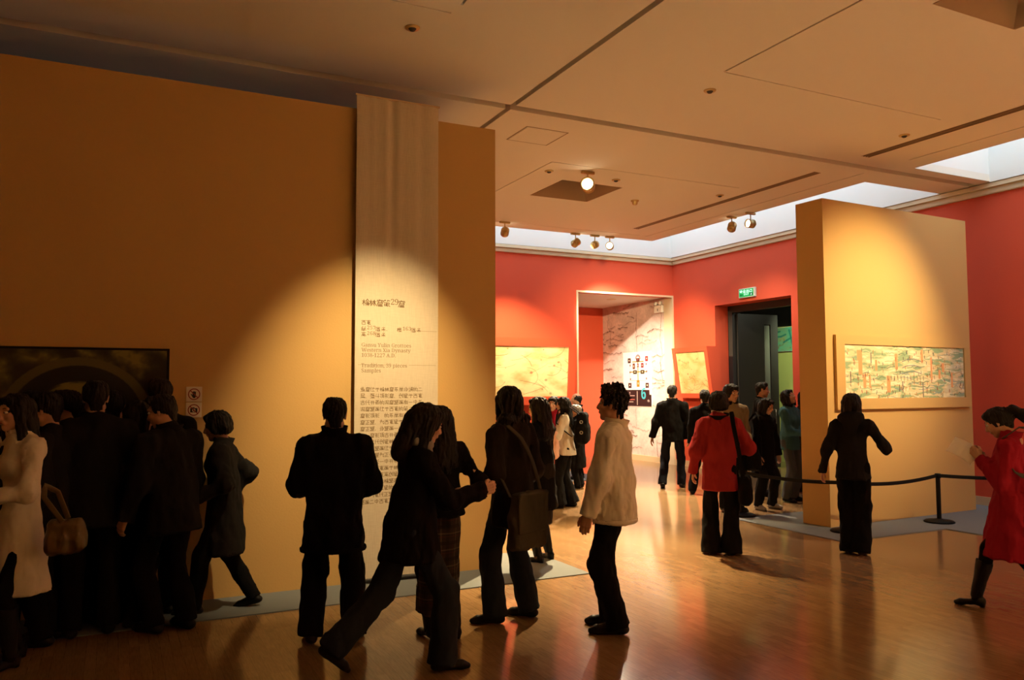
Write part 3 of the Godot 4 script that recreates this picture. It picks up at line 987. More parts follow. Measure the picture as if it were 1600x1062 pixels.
func exit_image(lit := false) -> Image:
	var w := 192
	var h := 96
	var gn := Color(0.02, 0.60, 0.28)
	var wh := Color(0.85, 1.0, 0.92)
	var im := img_new(w, h, gn)
	var k := 0
	for ch in "安全出口":
		glyph(im, ch, 10 + k * 44, 8, 36, wh, 3.0)
		k += 1
	letters(im, "EXIT", 62, 86, 34, wh, "Droid Sans", true)
	# arrow and running figure at the ends of the lower row
	curve(im, [Vector2(48, 72), Vector2(16, 72), Vector2(26, 62)], 3, Color(0.0, 0.12, 0.06))
	stroke(im, Vector2(16, 72), Vector2(26, 82), 3, Color(0.0, 0.12, 0.06))
	im.fill_rect(Rect2i(146, 54, 36, 34), Color(0.0, 0.14, 0.07))
	dab(im, 166, 60, 3.5, wh)
	curve(im, [Vector2(165, 64), Vector2(161, 74), Vector2(168, 79), Vector2(164, 86)], 2, wh)
	curve(im, [Vector2(161, 74), Vector2(154, 82)], 2, wh)
	curve(im, [Vector2(156, 68), Vector2(164, 66), Vector2(172, 72)], 1.6, wh)
	return im

func sign_image(kind: int) -> Image:
	var im := img_new(128, 128, Color(0.86, 0.82, 0.76))
	ring(im, 64, 64, 47, 4, Color(0.55, 0.16, 0.12))
	var ink := Color(0.10, 0.08, 0.07)
	if kind == 0:
		# a hand held up: do not touch
		im.fill_rect(Rect2i(50, 62, 28, 28), ink)
		for i in 4:
			stroke(im, Vector2(53 + i * 7.4, 62), Vector2(53 + i * 7.4, 40 + absf(i - 1.4) * 3), 3.4, ink)
		stroke(im, Vector2(50, 82), Vector2(40, 64), 3.6, ink)
		im.fill_rect(Rect2i(54, 90, 20, 8), ink)
	else:
		# a camera: no photographs
		im.fill_rect(Rect2i(34, 48, 60, 38), ink)
		im.fill_rect(Rect2i(50, 41, 20, 8), ink)
		ring(im, 64, 67, 11, 3, Color(0.86, 0.82, 0.76))
	stroke(im, Vector2(31, 31), Vector2(97, 97), 4, Color(0.55, 0.16, 0.12))
	return im

func face_quad(w: float, h: float, z := 0.0) -> ArrayMesh:
	# a thin printed sheet facing +z, its lower left corner at the origin
	var st := newst()
	quad(st, Vector3(0, h, z), Vector3(w, h, z), Vector3(w, 0, z), Vector3(0, 0, z))
	st.generate_normals()
	return st.commit()

# ---------------------------------------------------------------- exhibits
func picture_box(called: String, label: String, group: String, origin: Transform3D, w: float, h: float, border: float, depth: float, lean: float, fm: Material, im: Image):
	# a deep frame leaning out at the top; local +z faces the room, origin at the lower left back corner
	var t := thing(called, label, "painting", origin.origin, 0, group)
	t.transform = origin
	var f := func(x: float, y: float, back: bool) -> Vector3: return Vector3(x, y, 0.0 if back else depth + lean * y / h)
	var st := newst()
	var inner := Rect2(border, border, w - 2 * border, h - 2 * border)
	for r in [Rect2(0, 0, w, border), Rect2(0, h - border, w, border), Rect2(0, border, border, h - 2 * border), Rect2(w - border, border, border, h - 2 * border)]:
		var v := []
		for y in [r.position.y, r.end.y]:
			v.append(f.call(r.position.x, y, false))
			v.append(f.call(r.end.x, y, false))
			v.append(f.call(r.end.x, y, true))
			v.append(f.call(r.position.x, y, true))
		hexa(st, v)
	part("frame", done(st), fm, t)
	st = newst()
	var a: Vector3 = f.call(inner.position.x, inner.position.y, false) - Vector3(0, 0, 0.025)
	var b: Vector3 = f.call(inner.end.x, inner.position.y, false) - Vector3(0, 0, 0.025)
	var c: Vector3 = f.call(inner.end.x, inner.end.y, false) - Vector3(0, 0, 0.025)
	var d: Vector3 = f.call(inner.position.x, inner.end.y, false) - Vector3(0, 0, 0.025)
	quad(st, d, c, b, a)
	st.generate_normals()
	part("canvas", st.commit(), tmat(im), t)
	part("backboard", box(Vector3(border * 0.5, border * 0.5, 0.002), Vector3(w - border * 0.5, h - border * 0.5, 0.02)), M.dark, t)

func build_exhibits():
	# hanging cloth with the printed introduction
	var t := thing("text_banner", "tall pale cloth banner printed with an introduction, hanging on the ochre wall", "banner", Vector3(1.892, 0.05, Z1 + 0.075))
	var st := SurfaceTool.new()
	st.begin(Mesh.PRIMITIVE_TRIANGLES)
	st.set_smooth_group(0)
	var w := 0.784
	var h := 4.295
	var nx := 72
	var ny := 40
	for side in 2:
		for i in nx:
			for j in ny:
				var q := []
				for c in [[0, 1], [1, 1], [1, 0], [0, 0]]:
					var u := float(i + c[0]) / nx
					var v := float(j + c[1]) / ny
					var fold := 0.006 * sin(u * 9.0 + 0.6) + 0.005 * sin(u * 21.0 + v * 1.2) * smoothstep(0.2, 1.0, v) + smoothstep(0.45, 1.0, v) * (0.016 * exp(-pow((u - 0.50) * 18, 2)) + 0.011 * exp(-pow((u - 0.36) * 26, 2)) - 0.010 * exp(-pow((u - 0.43) * 24, 2)) + 0.008 * exp(-pow((u - 0.72) * 22, 2)) + 0.006 * exp(-pow((u - 0.2) * 26, 2)))
					q.append([Vector3(u * w, v * h, fold + (0.0 if side == 0 else -0.003)), Vector2(u, 1.0 - v)])
				for k in ([0, 1, 2, 0, 2, 3] if side == 0 else [0, 2, 1, 0, 3, 2]):
					st.set_uv(q[k][1])
					st.add_vertex(q[k][0])
	st.generate_normals()
	var bm := tmat(banner_image(), 0.95)
	bm.backlight_enabled = true
	bm.backlight = Color(0.12, 0.1, 0.07)
	part("cloth", st.commit(), bm, t)
	part("bottom_rod", tube([Vector3(-0.01, -0.012, 0), Vector3(w + 0.01, -0.012, 0)], 0.016, 0.016, 12), M.dark, t)
	part("top_rod", tube([Vector3(-0.01, h + 0.008, 0), Vector3(w + 0.01, h + 0.008, 0)], 0.010, 0.010, 12), M.base, t)
	for x in [0.12, 0.66]:
		part("hanger", tube([Vector3(x, h + 0.008, 0), Vector3(x, h - 0.12, -0.075)], 0.004, 0.004, 6), M.steel, t)
	# dark mural reproduction behind the crowd
	t = thing("mural_panel", "large dark olive mural panel with haloed rounds behind the left crowd", "painting", Vector3(-3.3, 0.92, Z1))
	part("panel_edge", box(Vector3(0, 0, 0.002), Vector3(3.69, 1.113, 0.05)), M.black, t)
	part("canvas", face_quad(3.65, 1.075), tmat(picture_dark(640, 200)), t, Transform3D(Basis(), Vector3(0.02, 0.02, 0.0515)))
	# two small signs on the exhibition wall
	for k in 2:
		t = thing("notice_plate", ["white square do-not-touch notice with a hand, upper of two on the ochre wall", "white square no-photography notice with a camera, below the hand notice"][k], "sign", Vector3(0.523, 1.608 - k * 0.128, Z1), 0, "prohibition notices")
		part("plate", bevbox(Vector3(0, 0, 0.0), Vector3(0.12, 0.121, 0.008), 0.002), M.paper, t)
		part("print", face_quad(0.116, 0.117), tmat(sign_image(k)), t, Transform3D(Basis(), Vector3(0.002, 0.002, 0.0085)))
	# partition with its picture
	var pang := 2.4
	t = thing("partition_wall", "freestanding ochre partition wall carrying the long green picture", "partition", Vector3(7.86, 0, -7.15), deg_to_rad(pang))
	part("wall_body", box(Vector3(0, 0, 0), Vector3(2.95, 4.07, -0.42)), M.ochre, t)
	var pb := t.transform
	var fr := thing("framed_picture", "long framed picture in greens and salmon on the ochre partition", "painting", Vector3.ZERO)
	fr.transform = pb * Transform3D(Basis(), Vector3(0.135, 1.435, 0.002))
	st = newst()
	var fw := 2.745
	var fh := 0.93
	var dp := 0.04
	var il := 0.155
	var ib := 0.135
	var iw := 2.455
	var ih := 0.68
	boxst(st, Vector3(0, 0, 0), Vector3(fw, ib, dp))
	boxst(st, Vector3(0, ib + ih, 0), Vector3(fw, fh, dp))
	boxst(st, Vector3(0, ib, 0), Vector3(il, ib + ih, dp))
	boxst(st, Vector3(il + iw, ib, 0), Vector3(fw, ib + ih, dp))
	part("frame", done(st), M.ochre, fr)
	part("canvas", face_quad(iw, ih), tmat(picture_green(640, 180)), fr, Transform3D(Basis(), Vector3(il, ib, 0.022)))
	var lb := thing("caption_card", "small white caption card below the left end of the long picture", "label", Vector3.ZERO)
	lb.transform = pb * Transform3D(Basis(), Vector3(0.15, 1.265, 0.001))
	part("card", box(Vector3(0, 0, 0), Vector3(0.15, 0.09, 0.006)), M.paper, lb)
	var li := img_new(96, 58, Color(0.85, 0.82, 0.78))
	for k in 5:
		stroke(li, Vector2(8, 10 + k * 9), Vector2([60, 84, 80, 84, 50][k], 10 + k * 9), 1.0, Color(0.4, 0.36, 0.3), 0.7)
	part("print", face_quad(0.146, 0.086), tmat(li), lb, Transform3D(Basis(), Vector3(0.002, 0.002, 0.0066)))
	# big box-framed paintings
	var orange: Material = M.red
	picture_box("box_painting", "large pale line painting in a deep red box frame on the back wall", "box-framed paintings", Transform3D(Basis(), Vector3(5.9, 1.38, ZB + 0.002)), 2.72, 1.36, 0.17, 0.10, 0.12, orange, picture_line(420, 230, 61, Color(0.95, 0.90, 0.72)))
	picture_box("box_painting", "smaller pale painting in a deep red box frame beside the rock-papered passage", "box-framed paintings", Transform3D(Basis(Vector3.UP, -PI / 2), Vector3(XR - 0.002, 1.50, -14.22)), 1.16, 1.08, 0.10, 0.20, 0.16, orange, picture_line(256, 240, 77, Color(0.84, 0.76, 0.56)))
	# plan poster on the rock paper
	t = thing("plan_poster", "white floor-plan poster with a dark panel and number 6 on the rock paper", "poster", Vector3(XR - 0.021, 1.28, -16.58), -PI / 2)
	part("board", box(Vector3(0, 0, 0), Vector3(1.16, 1.31, 0.012)), M.paper, t)
	part("print", face_quad(1.15, 1.30), tmat(map_image()), t, Transform3D(Basis(), Vector3(0.005, 0.005, 0.0125)))
	# exit sign over the doorway
	t = thing("exit_sign", "green lit exit sign over the dark doorway", "sign", Vector3(XR, 3.51, -12.42), -PI / 2)
	part("housing", bevbox(Vector3(0, 0, 0.0), Vector3(0.46, 0.19, 0.05), 0.008), mat(Color(0.55, 0.56, 0.54), 0.4), t)
	var em := glow(Color.WHITE, 1.5)
	em.albedo_color = Color(0.05, 0.05, 0.05)
	em.emission_texture = ImageTexture.create_from_image(exit_image())
	em.emission_operator = BaseMaterial3D.EMISSION_OP_MULTIPLY
	part("lit_face", face_quad(0.40, 0.15), em, t, Transform3D(Basis(), Vector3(0.02, 0.02, 0.0508)))
	var sl := OmniLight3D.new()
	sl.name = "lamp_light"
	sl.light_color = Color(0.1, 1.0, 0.45)
	sl.light_energy = 0.02
	sl.omni_range = 10
	sl.omni_attenuation = 2
	sl.light_size = 0.1
	sl.shadow_enabled = true
	sl.position = Vector3(0.23, 0.1, 0.14)
	t.add_child(sl)
	# emergency light high on the rock paper
	t = thing("emergency_light", "white twin-head emergency light high on the rock paper", "light", Vector3(XR - 0.02, 3.45, -15.22), -PI / 2)
	part("case", bevbox(Vector3(0, 0, 0), Vector3(0.30, 0.17, 0.07), 0.012), M.paper, t)
	part("test_switch", box(Vector3(0.14, 0.04, 0.068), Vector3(0.16, 0.10, 0.074)), M.dark, t)
	for x in [0.07, 0.23]:
		part("lamp_head", lathe([Vector2(0, -0.03), Vector2(0.03, -0.03), Vector2(0.045, 0.02), Vector2(0.045, 0.035), Vector2(0.0, 0.035)], 20), M.white, t, Transform3D(Basis(Vector3.RIGHT, PI / 2 * 0.8), Vector3(x, 0.215, 0.05)))
	part("bracket", box(Vector3(0.05, 0.16, 0.02), Vector3(0.25, 0.185, 0.05)), M.steel, t)
	# lit picture beyond the doorway
	t = thing("lobby_picture", "teal painted picture high on the green wall beyond the doorway", "painting", Vector3(13.985, 2.56, -14.30), -PI / 2)
	part("board", box(Vector3(0, 0, 0), Vector3(1.6, 0.56, 0.014)), M.paper, t)
	var tp := picture_line(200, 80, 19, Color(0.35, 0.70, 0.58))
	for i in 9:
		curve(tp, [Vector2(i * 22, 10 + i % 3 * 20), Vector2(i * 22 + 12, 16 + i % 4 * 14), Vector2(i * 22 + 30, 12 + i % 5 * 12)], 3, Color(0.10, 0.45, 0.42), 0.8)
	part("print", face_quad(1.59, 0.55), tmat(tp), t, Transform3D(Basis(), Vector3(0.005, 0.005, 0.0146)))

# ---------------------------------------------------------------- low barrier posts and belts
func build_barriers():
	var posts := [[7.79, -6.86, 0.60, "black barrier post whose base shows beside the woman before the partition"], [9.374, -6.80, 0.61, "black barrier post standing in the open before the partition"], [7.55, -8.35, 0.60, "black barrier post behind the red-jacketed woman at the partition's left"], [10.85, -5.9, 0.61, "black barrier post hidden beside the red-coated woman"]]
	for p in posts:
		var t := thing("barrier_post", p[3], "barrier post", Vector3(p[0], 0.009, p[1]), 0, "low black barrier posts")
		part("base", lathe([Vector2(0.0, 0), Vector2(0.175, 0), Vector2(0.18, 0.012), Vector2(0.16, 0.026), Vector2(0.06, 0.042), Vector2(0.03, 0.05)], 36), M.black, t)
		part("pole", lathe([Vector2(0.027, 0.045), Vector2(0.027, p[2] - 0.06)], 20), M.black, t)
		part("belt_head", lathe([Vector2(0.027, p[2] - 0.06), Vector2(0.036, p[2] - 0.055), Vector2(0.036, p[2] - 0.004), Vector2(0.03, p[2]), Vector2(0.0, p[2])], 20), M.black, t)
	var belts := [[posts[0], posts[1], "black barrier belt running in front of the long picture", 0.05], [posts[1], posts[3], "black barrier belt running right towards the red-coated woman", 0.03], [posts[2], posts[0], "black barrier belt passing the partition's narrow side", 0.03]]
	for b in belts:
		var a := Vector3(b[0][0], b[0][2] - 0.02, b[0][1])
		var c := Vector3(b[1][0], b[1][2] - 0.02, b[1][1])
		var d := (c - a).normalized() * 0.037
		var pts := []
		for i in 17:
			var u := i / 16.0
			pts.append((a + d).lerp(c - d, u) - Vector3(0, b[3] * 4 * u * (1 - u), 0))
		tag(part("barrier_belt", tube(pts, 0.0225, 0.0225, 8, 0.10, Vector3(-d.z, 0, d.x).normalized()), M.black, self), b[2], "barrier belt", "barrier belts")

# ---------------------------------------------------------------- surfaces from distance fields
# a primitive (kind 3: rounded box): [kind, a, b, ra, rb, flat axis, flat ratio, flat end]; kinds: 0 tapered capsule, 1 ellipsoid (a centre, b radii), 2 ellipsoid cut away
func cap(a: Vector3, b: Vector3, ra: float, rb: float, axis := Vector3.ZERO, ratio := 1.0, flat_end := false) -> Array:
	return [0, a, b, ra, rb, axis, ratio, flat_end]

func ell(c: Vector3, r: Vector3, cut := false) -> Array:
	return [2 if cut else 1, c, r, 0.0, 0.0, Vector3.ZERO, 1.0, false]

func rbox(c: Vector3, h: Vector3, r: float) -> Array:
	return [3, c, h, r, r, Vector3.ZERO, 1.0, false]

func field_mesh(prims: Array, cell: float, k: float, rough := 0.0, freq := 8.0, planes := [], groove := 0.0) -> ArrayMesh:
	var lo := Vector3.INF
	var hi := -Vector3.INF
	for p in prims:
		if p[0] == 2:
			continue
		var r: float = maxf(p[3], p[4])
		if p[0] == 1 or p[0] == 3:
			lo = lo.min(p[1] - p[2])
			hi = hi.max(p[1] + p[2])
		else:
			var rv := Vector3(r, r, r)
			lo = lo.min((p[1] as Vector3).min(p[2]) - rv)
			hi = hi.max((p[1] as Vector3).max(p[2]) + rv)
	var pad := cell * 2.5 + rough
	lo -= Vector3(pad, pad, pad)
	hi += Vector3(pad, pad, pad)
	var nx := int((hi.x - lo.x) / cell) + 2
	var ny := int((hi.y - lo.y) / cell) + 2
	var nz := int((hi.z - lo.z) / cell) + 2
	var sy := nx
	var sz := nx * ny
	var F := PackedFloat32Array()
	F.resize(nx * ny * nz)
	F.fill(1.0)
	var reach := k + cell * 2.5 + rough
	for p in prims:
		var kind: int = p[0]
		var a: Vector3 = p[1]
		var b: Vector3 = p[2]
		var plo: Vector3
		var phi: Vector3
		if kind == 0:
			var m: float = maxf(p[3], p[4]) + reach
			plo = a.min(b) - Vector3(m, m, m)
			phi = a.max(b) + Vector3(m, m, m)
		else:
			plo = a - b - Vector3(reach, reach, reach)
			phi = a + b + Vector3(reach, reach, reach)
		var x0 := maxi(0, int((plo.x - lo.x) / cell))
		var x1 := mini(nx - 1, int((phi.x - lo.x) / cell) + 1)
		var y0 := maxi(0, int((plo.y - lo.y) / cell))
		var y1 := mini(ny - 1, int((phi.y - lo.y) / cell) + 1)
		var z0 := maxi(0, int((plo.z - lo.z) / cell))
		var z1 := mini(nz - 1, int((phi.z - lo.z) / cell) + 1)
		var ab := b - a
		var ll := maxf(ab.length_squared(), 1e-9)
		var ln := sqrt(ll)
		var ra: float = p[3]
		var dr: float = p[4] - p[3]
		var ax: Vector3 = p[5]
		var extra: float = 1.0 / p[6] - 1.0
		var flat_axis: bool = extra != 0.0
		var flat_end: bool = p[7]
		var inv := Vector3.ONE / b if kind > 0 else Vector3.ONE
		var least: float = minf(b.x, minf(b.y, b.z))
		for z in range(z0, z1 + 1):
			for y in range(y0, y1 + 1):
				var i := z * sz + y * sy + x0
				var q := Vector3(lo.x + x0 * cell, lo.y + y * cell, lo.z + z * cell) - a
				for x in range(x0, x1 + 1):
					var d: float
					if kind == 0:
						var u := q.dot(ab) / ll
						var t := clampf(u, 0.0, 1.0)
						var e := q - ab * t
						if flat_axis:
							e += ax * (e.dot(ax) * extra)
						if flat_end and u > 1.0:
							e = q - ab * u
							if flat_axis:
								e += ax * (e.dot(ax) * extra)
							d = maxf(e.length() - ra - dr, (u - 1.0) * ln)
						else:
							d = e.length() - ra - dr * t
					elif kind == 3:
						d = (q.abs() - b + Vector3(ra, ra, ra)).max(Vector3.ZERO).length() - ra
					else:
						var e := q * inv
						d = (e.length() - 1.0) * least
					var f := F[i]
					if kind == 2:
						d = -d
						var h2 := k - absf(f - d)
						F[i] = maxf(f, d) + (h2 * h2 / (4.0 * k) if h2 > 0.0 else 0.0)
					else:
						var h := k - absf(f - d)
						F[i] = minf(f, d) - (h * h / (4.0 * k) if h > 0.0 else 0.0)
					i += 1
					q.x += cell
	var band := cell * 2.5
	if rough > 0.0 or planes.size() or groove > 0.0:
		var i := 0
		for z in nz:
			for y in ny:
				for x in nx:
					var f := F[i]
					if f < band + rough and f > -band - rough - 0.4:
						var q := Vector3(lo.x + x * cell, lo.y + y * cell, lo.z + z * cell)
						if rough > 0.0 and f > -band - rough:
							f += noise.get_noise_3d(q.x * freq, q.y * freq * 0.45, q.z * freq) * rough
						if groove > 0.0 and f > -band - groove:
							f += sin(atan2(q.x, q.z) * 26.0 + noise.get_noise_3d(q.x * 9, q.y * 5, q.z * 9) * 7.0) * groove
						for pl in planes:
							f = maxf(f, pl[0].dot(q) - pl[1])
						F[i] = f
					i += 1
	# surface nets
	var V := PackedVector3Array()
	var N := PackedVector3Array()
	var I := PackedInt32Array()
	var at := PackedInt32Array()
	at.resize(nx * ny * nz)
	at.fill(-1)
	var quick := cell * 3.2
	for z in nz - 1:
		for y in ny - 1:
			var i := z * sz + y * sy
			for x in nx - 1:
				var f0 := F[i]
				if f0 < quick and f0 > -quick:
					var f1 := F[i + 1]
					var f2 := F[i + sy]
					var f3 := F[i + sy + 1]
					var f4 := F[i + sz]
					var f5 := F[i + sz + 1]
					var f6 := F[i + sz + sy]
					var f7 := F[i + sz + sy + 1]
					var c := int(f0 < 0) + int(f1 < 0) + int(f2 < 0) + int(f3 < 0) + int(f4 < 0) + int(f5 < 0) + int(f6 < 0) + int(f7 < 0)
					if c > 0 and c < 8:
						var s := Vector3.ZERO
						var m := 0
						if (f0 < 0) != (f1 < 0):
							s += Vector3(f0 / (f0 - f1), 0, 0); m += 1
						if (f2 < 0) != (f3 < 0):
							s += Vector3(f2 / (f2 - f3), 1, 0); m += 1
						if (f4 < 0) != (f5 < 0):
							s += Vector3(f4 / (f4 - f5), 0, 1); m += 1
						if (f6 < 0) != (f7 < 0):
							s += Vector3(f6 / (f6 - f7), 1, 1); m += 1
						if (f0 < 0) != (f2 < 0):
							s += Vector3(0, f0 / (f0 - f2), 0); m += 1
						if (f1 < 0) != (f3 < 0):
							s += Vector3(1, f1 / (f1 - f3), 0); m += 1
						if (f4 < 0) != (f6 < 0):
							s += Vector3(0, f4 / (f4 - f6), 1); m += 1
						if (f5 < 0) != (f7 < 0):
							s += Vector3(1, f5 / (f5 - f7), 1); m += 1
						if (f0 < 0) != (f4 < 0):
							s += Vector3(0, 0, f0 / (f0 - f4)); m += 1
						if (f1 < 0) != (f5 < 0):
							s += Vector3(1, 0, f1 / (f1 - f5)); m += 1
						if (f2 < 0) != (f6 < 0):
							s += Vector3(0, 1, f2 / (f2 - f6)); m += 1
						if (f3 < 0) != (f7 < 0):
							s += Vector3(1, 1, f3 / (f3 - f7)); m += 1
						at[i] = V.size()
						V.append(lo + (Vector3(x, y, z) + s / m) * cell)
						N.append(Vector3(f1 + f3 + f5 + f7 - f0 - f2 - f4 - f6, f2 + f3 + f6 + f7 - f0 - f1 - f4 - f5, f4 + f5 + f6 + f7 - f0 - f1 - f2 - f3).normalized())
						# quads on the three edges that leave this cell's low corner
						if x > 0 and y > 0 and z > 0:
							if (f0 < 0) != (f1 < 0):
								put_quad(I, at[i], at[i - sy], at[i - sy - sz], at[i - sz], f0 < 0)
							if (f0 < 0) != (f2 < 0):
								put_quad(I, at[i], at[i - sz], at[i - sz - 1], at[i - 1], f0 < 0)
							if (f0 < 0) != (f4 < 0):
								put_quad(I, at[i], at[i - 1], at[i - 1 - sy], at[i - sy], f0 < 0)
				i += 1
	var arr := []
	arr.resize(Mesh.ARRAY_MAX)
	arr[Mesh.ARRAY_VERTEX] = V
	arr[Mesh.ARRAY_NORMAL] = N
	arr[Mesh.ARRAY_INDEX] = I
	var out := ArrayMesh.new()
	if V.size():
		out.add_surface_from_arrays(Mesh.PRIMITIVE_TRIANGLES, arr)
	return out

func put_quad(I: PackedInt32Array, a: int, b: int, c: int, d: int, flip: bool):
	if a < 0 or b < 0 or c < 0 or d < 0:
		return
	if flip:
		I.append_array(PackedInt32Array([a, c, b, a, d, c]))
	else:
		I.append_array(PackedInt32Array([a, b, c, a, c, d]))

# ---------------------------------------------------------------- heads, hair, hands, shoes: made once, used by everyone
var head_mesh := {}
var hair_mesh := {}
var hand_mesh := {}
var shoe_mesh := {}
var eye_mesh: Mesh
var iris_mesh: Mesh
var brow_mesh: Mesh
var lip_mesh: Mesh

func head_prims(female: bool) -> Array:
	var j := 0.94 if female else 1.0
	var p := [ell(Vector3(0, 0.028, -0.012), Vector3(0.076, 0.086, 0.094)), ell(Vector3(0, -0.028, 0.022), Vector3(0.062 * j, 0.078, 0.066)),
		cap(Vector3(-0.046 * j, -0.062, 0.012), Vector3(0, -0.090, 0.056), 0.022, 0.022), cap(Vector3(0.046 * j, -0.062, 0.012), Vector3(0, -0.090, 0.056), 0.022, 0.022),
		cap(Vector3(0, 0.018, 0.086), Vector3(0, -0.026, 0.103), 0.008, 0.0125), cap(Vector3(-0.011, -0.031, 0.092), Vector3(0.011, -0.031, 0.092), 0.0095, 0.0095),
		cap(Vector3(-0.046, 0.028, 0.070), Vector3(0.046, 0.028, 0.070), 0.012, 0.012), ell(Vector3(-0.040, -0.022, 0.060), Vector3(0.022, 0.022, 0.022)), ell(Vector3(0.040, -0.022, 0.060), Vector3(0.022, 0.022, 0.022)),
		cap(Vector3(-0.017, -0.058, 0.080), Vector3(0.017, -0.058, 0.080), 0.010, 0.010),
		cap(Vector3(0, -0.06, -0.018), Vector3(0, -0.19, -0.036), 0.050 if female else 0.057, 0.056 if female else 0.064)]
	p.append(ell(Vector3(-0.032, 0.010, 0.101), Vector3(0.019, 0.012, 0.022), true))
	p.append(ell(Vector3(0.032, 0.010, 0.101), Vector3(0.019, 0.012, 0.022), true))
	p.append(cap(Vector3(-0.076, 0.012, -0.012), Vector3(-0.074, -0.024, -0.002), 0.014, 0.009, Vector3(1, 0, 0.3).normalized(), 0.6))
	p.append(cap(Vector3(0.076, 0.012, -0.012), Vector3(0.074, -0.024, -0.002), 0.014, 0.009, Vector3(1, 0, -0.3).normalized(), 0.6))
	return p

func hair_prims(style: String) -> Array:
	# head's own axes: eyes at y 0, face towards +z
	match style:
		"short":
			return [ell(Vector3(0, 0.036, -0.018), Vector3(0.086, 0.094, 0.098)), cap(Vector3(-0.04, 0.095, 0.05), Vector3(0.04, 0.098, 0.05), 0.028, 0.028), cap(Vector3(0, -0.01, -0.07), Vector3(0, -0.06, -0.062), 0.055, 0.045, Vector3(0, 0, 1), 0.6), ell(Vector3(0, -0.06, 0.085), Vector3(0.085, 0.125, 0.075), true), ell(Vector3(0, -0.07, 0.0), Vector3(0.12, 0.055, 0.055), true)]
		"spiky":
			return [ell(Vector3(0, 0.045, -0.016), Vector3(0.088, 0.098, 0.100)), cap(Vector3(-0.045, 0.115, 0.045), Vector3(0.045, 0.115, 0.045), 0.030, 0.030), cap(Vector3(0, 0.135, -0.03), Vector3(0, 0.115, 0.06), 0.030, 0.026), cap(Vector3(0, -0.01, -0.07), Vector3(0, -0.06, -0.062), 0.055, 0.045, Vector3(0, 0, 1), 0.6), ell(Vector3(0, -0.06, 0.085), Vector3(0.085, 0.125, 0.075), true), ell(Vector3(0, -0.07, 0.0), Vector3(0.12, 0.055, 0.055), true)]
		"shortbob":
			return [ell(Vector3(0, 0.030, -0.022), Vector3(0.105, 0.112, 0.112)), cap(Vector3(-0.078, 0.0, 0.01), Vector3(-0.080, -0.045, -0.005), 0.030, 0.022), cap(Vector3(0.078, 0.0, 0.01), Vector3(0.080, -0.045, -0.005), 0.030, 0.022), cap(Vector3(-0.05, -0.02, -0.07), Vector3(0.05, -0.02, -0.07), 0.055, 0.055), cap(Vector3(-0.04, 0.085, 0.06), Vector3(0.04, 0.085, 0.06), 0.026, 0.026), ell(Vector3(0, -0.045, 0.10), Vector3(0.068, 0.10, 0.075), true)]
		"bob":
			return [ell(Vector3(0, 0.034, -0.020), Vector3(0.098, 0.100, 0.108)), cap(Vector3(-0.074, 0.02, 0.02), Vector3(-0.078, -0.11, 0.01), 0.030, 0.030), cap(Vector3(0.074, 0.02, 0.02), Vector3(0.078, -0.11, 0.01), 0.030, 0.030), cap(Vector3(-0.04, 0.0, -0.07), Vector3(-0.045, -0.11, -0.06), 0.055, 0.045), cap(Vector3(0.04, 0.0, -0.07), Vector3(0.045, -0.11, -0.06), 0.055, 0.045), cap(Vector3(-0.04, 0.080, 0.062), Vector3(0.04, 0.080, 0.062), 0.024, 0.024), ell(Vector3(0, -0.05, 0.105), Vector3(0.062, 0.11, 0.08), true)]
		"long":
			return [ell(Vector3(0, 0.034, -0.020), Vector3(0.096, 0.098, 0.106)), cap(Vector3(-0.072, 0.02, 0.01), Vector3(-0.080, -0.20, 0.0), 0.032, 0.030), cap(Vector3(0.072, 0.02, 0.01), Vector3(0.080, -0.20, 0.0), 0.032, 0.030), cap(Vector3(-0.03, 0.0, -0.07), Vector3(-0.05, -0.30, -0.095), 0.060, 0.050), cap(Vector3(0.03, 0.0, -0.07), Vector3(0.05, -0.30, -0.095), 0.060, 0.050), cap(Vector3(0, -0.1, -0.08), Vector3(0, -0.36, -0.10), 0.06, 0.035), cap(Vector3(-0.04, 0.078, 0.06), Vector3(0.04, 0.078, 0.06), 0.024, 0.024), ell(Vector3(0, -0.05, 0.105), Vector3(0.064, 0.115, 0.082), true)]
		"thick":
			return [ell(Vector3(0, 0.040, -0.022), Vector3(0.108, 0.106, 0.114)), cap(Vector3(-0.07, 0.02, -0.01), Vector3(-0.085, -0.17, -0.03), 0.042, 0.040), cap(Vector3(0.07, 0.02, -0.01), Vector3(0.085, -0.17, -0.03), 0.042, 0.040), cap(Vector3(0, 0.0, -0.08), Vector3(0, -0.20, -0.125), 0.085, 0.075), cap(Vector3(-0.05, 0.085, 0.062), Vector3(0.05, 0.085, 0.062), 0.026, 0.026), ell(Vector3(0, -0.06, 0.105), Vector3(0.070, 0.115, 0.082), true)]
		"ponytail":
			return [ell(Vector3(0, 0.034, -0.018), Vector3(0.088, 0.094, 0.102)), cap(Vector3(0, 0.045, -0.10), Vector3(0, 0.04, -0.145), 0.032, 0.034), cap(Vector3(0, 0.045, -0.145), Vector3(0, -0.03, -0.20), 0.040, 0.046), cap(Vector3(0, -0.03, -0.20), Vector3(0, -0.20, -0.20), 0.046, 0.022), cap(Vector3(-0.05, 0.075, 0.055), Vector3(0.05, 0.075, 0.055), 0.028, 0.028), cap(Vector3(0, -0.01, -0.07), Vector3(0, -0.05, -0.06), 0.055, 0.04), ell(Vector3(0, -0.06, 0.092), Vector3(0.078, 0.115, 0.080), true)]
		"balding":
			return [ell(Vector3(0, 0.014, -0.026), Vector3(0.086, 0.082, 0.094)), cap(Vector3(0, -0.01, -0.07), Vector3(0, -0.06, -0.062), 0.055, 0.045, Vector3(0, 0, 1), 0.6), ell(Vector3(0, 0.02, 0.085), Vector3(0.090, 0.18, 0.085), true), ell(Vector3(0, -0.07, 0.0), Vector3(0.12, 0.055, 0.055), true)]
	return []

